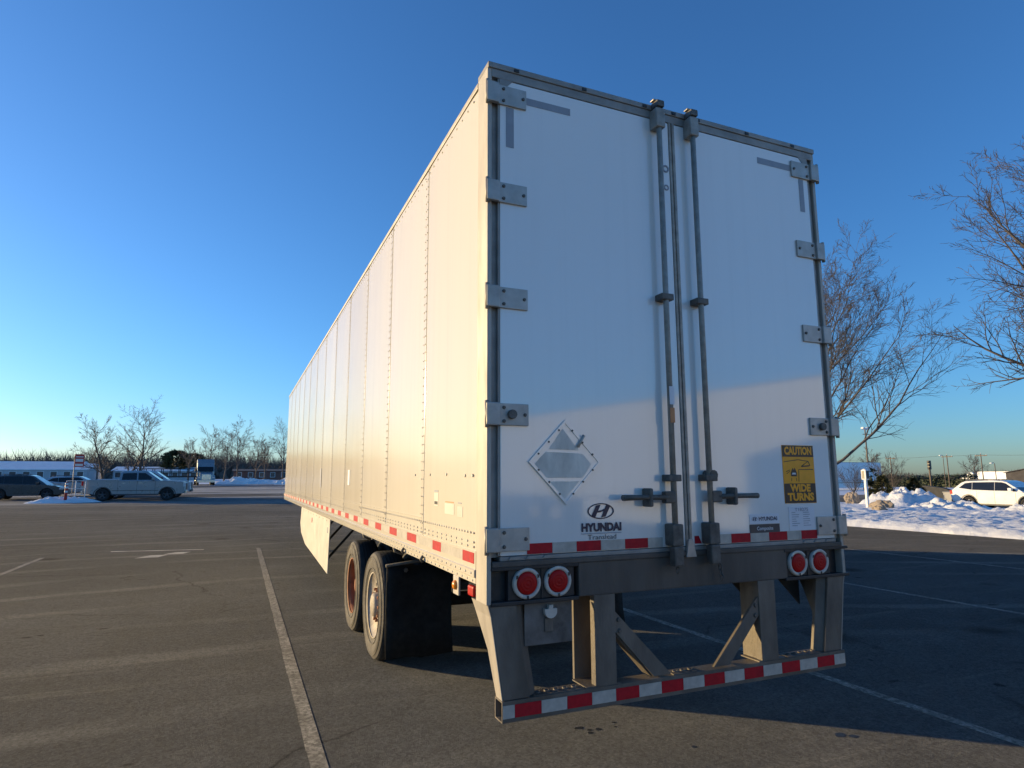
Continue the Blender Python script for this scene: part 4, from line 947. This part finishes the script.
# ------------------------------------------------------------------ trucks in the distance
def lorry_wheel(parent, x, y, r=.5):
    Wh = empty('wheel', (x, y, r), parent=parent); s = 1 if y > 0 else -1
    MB().lathe([(r*.6, -.12), (r*.92, -.14), (r, -.10), (r, .10), (r*.92, .14), (r*.6, .12)], (0, 0, 0), 'y', 20, s).build('tyre', M['cartyre'], Wh)
    MB().lathe([(r*.6, .11), (r*.5, .05), (r*.25, .03), (r*.2, .10), (.0001, .11)], (0, 0, 0), 'y', 16, s).build('rim', M['rim'], Wh)
def semi_trailer(label, loc, rz, L=16, wheels=True, mat='twall', group=None):
    o = empty('box_trailer', loc, rz); tag(o, label, 'trailer', group)       # long axis x, rear at -L/2
    n = 12
    pm_ = MB().box(-L/n/2+.01, L/n/2-.01, 0, .03, 1.15, 4.0).mesh('side_panel', M[mat], bevel=.005)
    for k in range(n):
        for s in (-1, 1): link('side_panel', pm_, o, (-L/2+L/n*(k+.5), s*1.27-(.03 if s < 0 else 0), 0))
    MB().box(-L/2, L/2, -1.255, 1.255, 1.12, 3.99).build('body_core', M[mat], o)
    MB().box(-L/2-.01, L/2+.01, -1.305, 1.305, 4.002, 4.06).build('roof', M['post'], o)
    MB().box(-L/2-.01, L/2+.01, -1.31, 1.31, 1.02, 1.148).build('bottom_rail', M['post'], o)
    for x in (-L/2+2.6, -L/2+3.9):
        for s in (-1, 1): lorry_wheel(o, x, s*1.12)
        MB().cyl((x, -1.1, .5), (x, 1.1, .5), .07, 8).build('axle', M['under'], o)
    for s in (-1, 1):
        MB().box(L/2-3.3, L/2-3.15, s*.7-.06, s*.7+.06, 0, 1.05).build('landing_leg', M['under'], o)
        MB().box(-L/2+5.4, L/2-3.8, s*1.26-.01, s*1.26+.01, .35, 1.02).build('side_skirt', M[mat], o)
    MB().box(-L/2-.0, -L/2+.1, -1.2, 1.2, .5, .62).build('rear_bumper', M['post'], o); MB().box(-L/2+.02, -L/2+.08, -.7, -.6, .62, 1.02).build('bumper_leg', M['post'], o); MB().box(-L/2+.02, -L/2+.08, .6, .7, .62, 1.02).build('bumper_leg', M['post'], o)
    return o
def tractor(label, loc, rz, paint, group=None, cat='truck', bed=False, sleeper=True):
    """conventional semi tractor, nose to +x"""
    o = empty('semi_tractor', loc, rz); tag(o, label, cat, group)
    MB().prism([(-1.9, .95), (-1.9, 3.15), (-1.5, 3.75), (-.3, 3.85), (.25, 3.3), (.55, 2.75), (1.0, 2.05), (1.05, .95)], 'y', -1.15, 1.15).build('cab', paint, o, bevel=.06)
    MB().prism([(1.06, .75), (1.06, 2.02), (2.6, 1.82), (2.85, 1.55), (2.9, .75)], 'y', -.85, .85).build('hood', paint, o, bevel=.08)
    for s in (-1, 1):
        MB().prism([(1.35, .95), (1.5, 1.3), (1.9, 1.45), (2.4, 1.42), (2.75, 1.2), (2.85, .6), (2.6, .55), (2.45, .95), (2.2, 1.12), (1.85, 1.1), (1.6, .9)], 'y', s*.86, s*1.18).build('fender', paint, o, bevel=.03)
        MB().box(2.62, 2.9, s*.95-.14, s*.95+.14, 1.0, 1.25).build('headlight', M['headlamp'], o, bevel=.03)
        MB().prism([(-.05, 2.0), (.0, 2.72), (.48, 2.70), (.92, 2.1), (.92, 2.0)], 'y', s*1.151, s*1.158).build('side_window', M['glass'], o)
        MB().box(.75, .95, s*1.35-.10, s*1.35+.10, 1.95, 2.65).build('mirror', M['charcoal'], o, bevel=.03)
        MB().cyl((-1.05, s*1.0, .65), (.75, s*1.0, .65), .32, 14).build('fuel_tank', M['chrome'], o)
        MB().cyl((-2.05, s*.95, 1.0), (-2.05, s*.95, 3.9), .07, 8).build('exhaust_stack', M['chrome'], o)
    MB().add([(.62, -1.0, 2.72), (.62, 1.0, 2.72), (1.08, 1.0, 2.04), (1.08, -1.0, 2.04)], [(0, 1, 2, 3)]).build('windscreen', M['glass'], o, recalc=False)
    MB().box(2.86, 2.96, -.6, .6, .8, 1.6).build('grille', M['chrome'], o, bevel=.03); MB().box(2.8, 3.0, -1.15, 1.15, .42, .78).build('front_bumper', M['chrome'], o, bevel=.04)
    MB().box(-4.4, 1.0, -.45, .45, .75, .95).build('chassis', M['under'], o)
    for x in (2.1, -2.6, -3.8):
        for s in (-1, 1): lorry_wheel(o, x, s*1.05)
    return o
semi_trailer('blue shaded white box trailer parked behind the marker post', (78.2, 64, -.2), 0, 16, group='other trailers in the distance')
tractor('white semi tractor at the end of the far lot', (-7.2, 102, gz(-8, 100)), R(-84), P_SIL, 'white semi tractors in the distance')
semi_trailer('sunlit white box trailer seen only as a pale reflection in the rear doors', (9.95, -13.4, 0), math.atan2(13.5, 2.7), 16, group='other trailers in the distance')
fb = empty('flatbed_trailer', (-12.2, 101.5, gz(-12, 101))); tag(fb, 'low dark flatbed trailer behind the white tractor', 'trailer')
MB().box(-4.2, 4.2, -1.2, 1.2, 1.15, 1.35).build('deck', M['under'], fb, bevel=.02)
for x in (-3.9, -2.8, -1.7, -.6, .5, 1.6, 2.7, 3.9): 
    for s in (-1, 1): MB().box(x-.05, x+.05, s*1.15-.04, s*1.15+.04, 1.351, 2.45).build('stake', M['under'], fb)
for s in (-1, 1):
    for z in (1.75, 2.35): MB().box(-4.1, 4.1, s*1.09-.015, s*1.09+.015, z, z+.09).build('stake_rail', M['under'], fb)
for x in (-3.2, -2.1):
    for s in (-1, 1): lorry_wheel(fb, x, s*1.05)
MB().box(3.6, 3.72, -.5, -.38, 0, 1.15).build('landing_leg', M['under'], fb); MB().box(3.6, 3.72, .38, .5, 0, 1.15).build('landing_leg', M['under'], fb)
semi_trailer('far white box trailer coupled to a tractor on the road', (270, 150, -.4), R(90), 14, group='other trailers in the distance')
tractor('distant white semi tractor on the road seen above the white car', (270, 160.5, -.4), R(90), P_WHT, 'white semi tractors in the distance')

# ------------------------------------------------------------------ buildings
def building(name, label, x0, x1, y0, y1, z, eave, ridge, wall, roof, nwin, group=None, snow=True, along='x'):
    o = empty(name, ((x0+x1)/2, (y0+y1)/2, z)); tag(o, label, 'building', group); hx, hy = (x1-x0)/2, (y1-y0)/2
    MB().box(-hx, hx, -hy, hy, -.3, eave).build('wall', wall, o)
    MB().prism([(-hy-.4, eave), (0, ridge), (hy+.4, eave), (hy+.4, eave+.16), (0, ridge+.18), (-hy-.4, eave+.16)], 'x', -hx-.4, hx+.4).build('roof', roof, o)
    MB().prism([(-hy+.02, eave), (0, ridge-.02), (hy-.02, eave)], 'x', -hx+.03, hx-.03).build('gable', wall, o)
    if nwin:
        wm = MB().box(-.55, .55, -.05, 0, .9, min(2.1, eave-.3)).mesh('window', M['glass2'], bevel=.01); fm = MB().box(-.65, .65, -.02, 0, .8, min(2.2, eave-.2)).mesh('window_frame', M['whitep'])
        for k in range(nwin):
            xx = -hx+2*hx*(k+.5)/nwin; w_ = link('window', wm, o, (xx, -hy-.004, 0)); link('window_frame', fm, w_, (0, .002, 0))
            w2 = link('window', wm, o, (xx, hy+.004, 0)); w2.rotation_euler.z = math.pi; link('window_frame', fm, w2, (0, .002, 0))
        MB().box(-.5, .5, -hy-.06, -hy, 0, 2.1).build('door', M['charcoal'], o)
    return o
building('long_building', 'long low building under a snow covered roof behind the dark car', -95, -33, 160, 176, 1.3, 2.5, 3.9, M['wallf'], M['snowfar'], 26, 'low snow roofed buildings')
building('long_building', 'second low snow roofed building behind the first', -150, -42, 196, 214, 1.6, 3.4, 4.9, M['wallf'], M['snowfar'], 30, 'low snow roofed buildings')
building('long_building', 'low snow roofed building behind the pickup and flatbed', -30, -12, 172, 186, 1.3, 2.4, 3.4, M['wallf'], M['snowfar'], 9, 'low snow roofed buildings')
building('brick_building', 'low red brick building behind the far snow bank', -4, 22, 188, 200, 1.4, 2.4, 3.0, M['brickf'], M['roofd'], 9)
building('dark_roof_building', 'dark roofed building at the right picture edge', 186, 200, 84, 101, -.3, 2.9, 4.6, M['roofd'], M['roofd'], 4)

# ------------------------------------------------------------------ posts, poles, signs
def bollard():
    o = empty('bollard', (-12.3, 44.0, gz(-12, 44))); tag(o, 'red and white striped bollard standing in a snow patch', 'bollard')
    MB().tube([(0, 0, -.1), (.0, 0, 1.2), (.0, 0, 1.26)], [.085, .085, .05], 16).build('post', M['redp'], o)
    for z in (.62, .88, 1.08): MB().lathe([(.086, z), (.089, z+.005), (.089, z+.115), (.086, z+.12)], (0, 0, 0), 'z', 16).build('reflective_band', M['whitep'], o)
    MB().lathe([(.2, 0), (.2, .05), (.1, .09), (.085, .1)], (0, 0, 0), 'z', 16).build('base', M['rubber'], o)
bollard()
rk = empty('metal_rack', (-11.9, 45.0, gz(-12, 45))); tag(rk, 'small white tubular rack behind the red bollard', 'rack')
for x in (-.62, -.12, .40): MB().cyl((x, 0, -.05), (x, 0, 1.35), .028, 8).build('upright', M['whitep'], rk)
for z in (.45, .85, 1.33): MB().cyl((-.65, 0, z), (.43, 0, z), .022, 8).build('rail', M['whitep'], rk)
sg = empty('parking_sign', (-12.05, 45.6, gz(-12, 45))); tag(sg, 'faded red and white sign board on a slim pole', 'sign')
MB().cyl((-.28, .03, -.1), (-.28, .03, 3.05), .03, 8).build('pole', M['rod'], sg)
MB().box(-.30, .24, -.012, .0, 2.22, 3.04).build('board', M['redp'], sg, bevel=.01)
for z0, z1 in ((2.28, 2.42), (2.55, 2.74), (2.84, 2.90)): MB().box(-.24, .18, -.016, -.0125, z0, z1).build('printed_band', M['whitep'], sg)
mp = empty('marker_post', (28.2, 20.6, .1)); tag(mp, 'white marker post with dark panel at its top, standing in snow', 'post')
MB().box(-.06, .06, -.06, .06, -.2, 1.75).build('post', M['whitep'], mp, bevel=.01); MB().box(-.12, .12, -.14, .14, 1.45, 1.98).build('head', M['whitep'], mp, bevel=.02)
MB().box(-.125, -.121, -.05, .10, 1.50, 1.92).build('dark_panel', M['black'], mp); MB().box(-.08, .12, -.145, -.141, 1.50, 1.92).build('dark_panel', M['black'], mp)
MB().lathe([(.11, 1.98), (.09, 2.02), (.0001, 2.04)], (0, 0, 0), 'z', 12).build('cap', M['whitep'], mp)
def lightpole(label, x, y, z, h, kind):
    o = empty('light_pole', (x, y, z)); tag(o, label, 'light pole', 'light poles beyond the verge')
    MB().tube([(0, 0, -.2), (0, 0, h)], [.14, .09] if kind else [.05, .04], 10).build('pole', M['wood'], o)
    if kind:
        MB().box(-.6, .9, -.05, .05, h-.85, h-.75).build('crossarm', M['wood'], o)
        for dx, a in ((-.35, 20), (.35, -25)):
            f = MB().box(-.28, .28, -.24, .24, -.14, .14).build('floodlight', M['whitep'], o, bevel=.05, loc=(dx, 0, h+.12)); f.rotation_euler.y = R(a)
            MB().box(-.24, .24, -.20, .20, -.17, -.142).build('lamp_glass', M['headlamp'], f)
    else:
        MB().tube([(0, 0, h), (-.2, 0, h+.15), (-.5, 0, h+.1)], .03, 6).build('arm', M['rod'], o); MB().box(-.8, -.45, -.12, .12, h+.02, h+.12).build('lamp_head', M['whitep'], o, bevel=.03)
lightpole('wooden light pole with two floodlights above the parked blue trailer', 88.4, 66.5, -.2, 9.4, True)
lightpole('short street light pole right of the distant semi truck', 80, 43.5, -.2, 3.4, False)
lightpole('short street light pole in front of the distant semi truck', 95, 59.0, -.2, 5.0, False)
sp_ = empty('signal_pole', (55, 34.8, -.15)); tag(sp_, 'tan signal pole with a dark lamp head on top', 'signal')
MB().tube([(0, 0, -.1), (0, 0, 2.5)], .08, 10).build('pole', M['wood'], sp_); MB().box(-.12, .12, -.12, .12, 2.5, 3.3).build('signal_head', M['black'], sp_, bevel=.03)
for z in (2.63, 2.9, 3.17): MB().lathe([(.08, 0), (.09, .06), (.0001, .03)], (-.121, 0, z), 'x', 12, -1).build('signal_lens', M['charcoal'], sp_)
rw = tag(MB().prism([(0, -.2), (0, .72), (.9, 1.02), (2.2, 1.18), (3.1, 1.05), (3.1, -.2)], 'x', -.2, .2).build('sloping_slab', M['slabc'], None, bevel=.02), 'dark sloping slab between the snow mound and the white car', 'wall'); rw.location = (42.3, 24.6, -.1)  # plain sloping slab in place of an unidentified dark shape
ub = tag(MB().box(-.3, .3, -.3, .3, -.1, .8).box(-.33, .33, -.33, .33, .8, .86).build('utility_box', M['wallf'], None, bevel=.02), 'small grey utility box behind the white car', 'box'); ub.location = (40.8, 24.2, -.15)
hedge = MB(); rng = random.Random(4)
for i in range(3000):
    y = rng.uniform(0, 22); h = 2.2+.7*noise.noise(Vector((y*.3, 0, 5))); z = rng.random()**.8*h; x = rng.gauss(0, .7); d = Vector((rng.gauss(0, 1), rng.gauss(0, 1), rng.gauss(.4, 1))).normalized()*.5; s = d.orthogonal().normalized()*.16
    hedge.add([Vector((x, y, z))-s, Vector((x, y, z))+s, Vector((x, y, z))+d], [(0, 1, 2)])
hedge.box(-.35, .35, .3, 21.7, -.2, 1.5)
h_ = tag(hedge.build('hedge', M['needle'], None, recalc=False), 'long dark hedge in front of the utility poles', 'hedge'); h_.location = (112, 64.5, -.3)
def utility():
    P = [(110, 95, 'left'), (110, 78.3, 'second'), (110, 67.9, 'third'), (110, 62.4, 'last')]
    lab = ['wooden utility pole above the bare bushes', 'wooden utility pole between the bush and the signal pole', 'wooden utility pole just right of the signal pole', 'wooden utility pole beside the round bare tree']
    P = [(110, 96), (110, 78.3), (110, 67.9), (110, 62.4), (110, 46)]; lab.append('wooden utility pole beyond the right picture edge')
    for (x, y), l in zip(P, lab):
        o = empty('utility_pole', (x, y, -.3)); tag(o, l, 'utility pole', 'utility poles along the road')
        MB().tube([(0, 0, -.2), (0, 0, 5.75)], [.10, .07], 8).build('pole', M['wood'], o); MB().box(-.05, .05, -.95, .95, 5.35, 5.47).build('crossarm', M['wood'], o)
        for dy in (-.85, 0, .85): MB().cyl((0, dy, 5.47 if dy else 5.75), (0, dy, 5.62 if dy else 5.9), .04, 6).build('insulator', M['whitep'], o)
    wl_ = ['power line span running left over the bare bushes', 'power line span between the bushes and the signal pole', 'short power line span between the two poles beside the round bare tree', 'power line span running out of the right picture edge']
    for (a, b), l in zip(zip(P, P[1:]), wl_):
        pts = [(a[0], a[1]+.85+(b[1]-a[1])*t/8, 5.32-.35*4*(t/8)*(1-t/8)*abs(a[1]-b[1])/18) for t in range(9)]
        tag(MB().tube(pts, .022, 4).build('power_line', M['wire']), l, 'cable', 'power lines along the road')
utility()
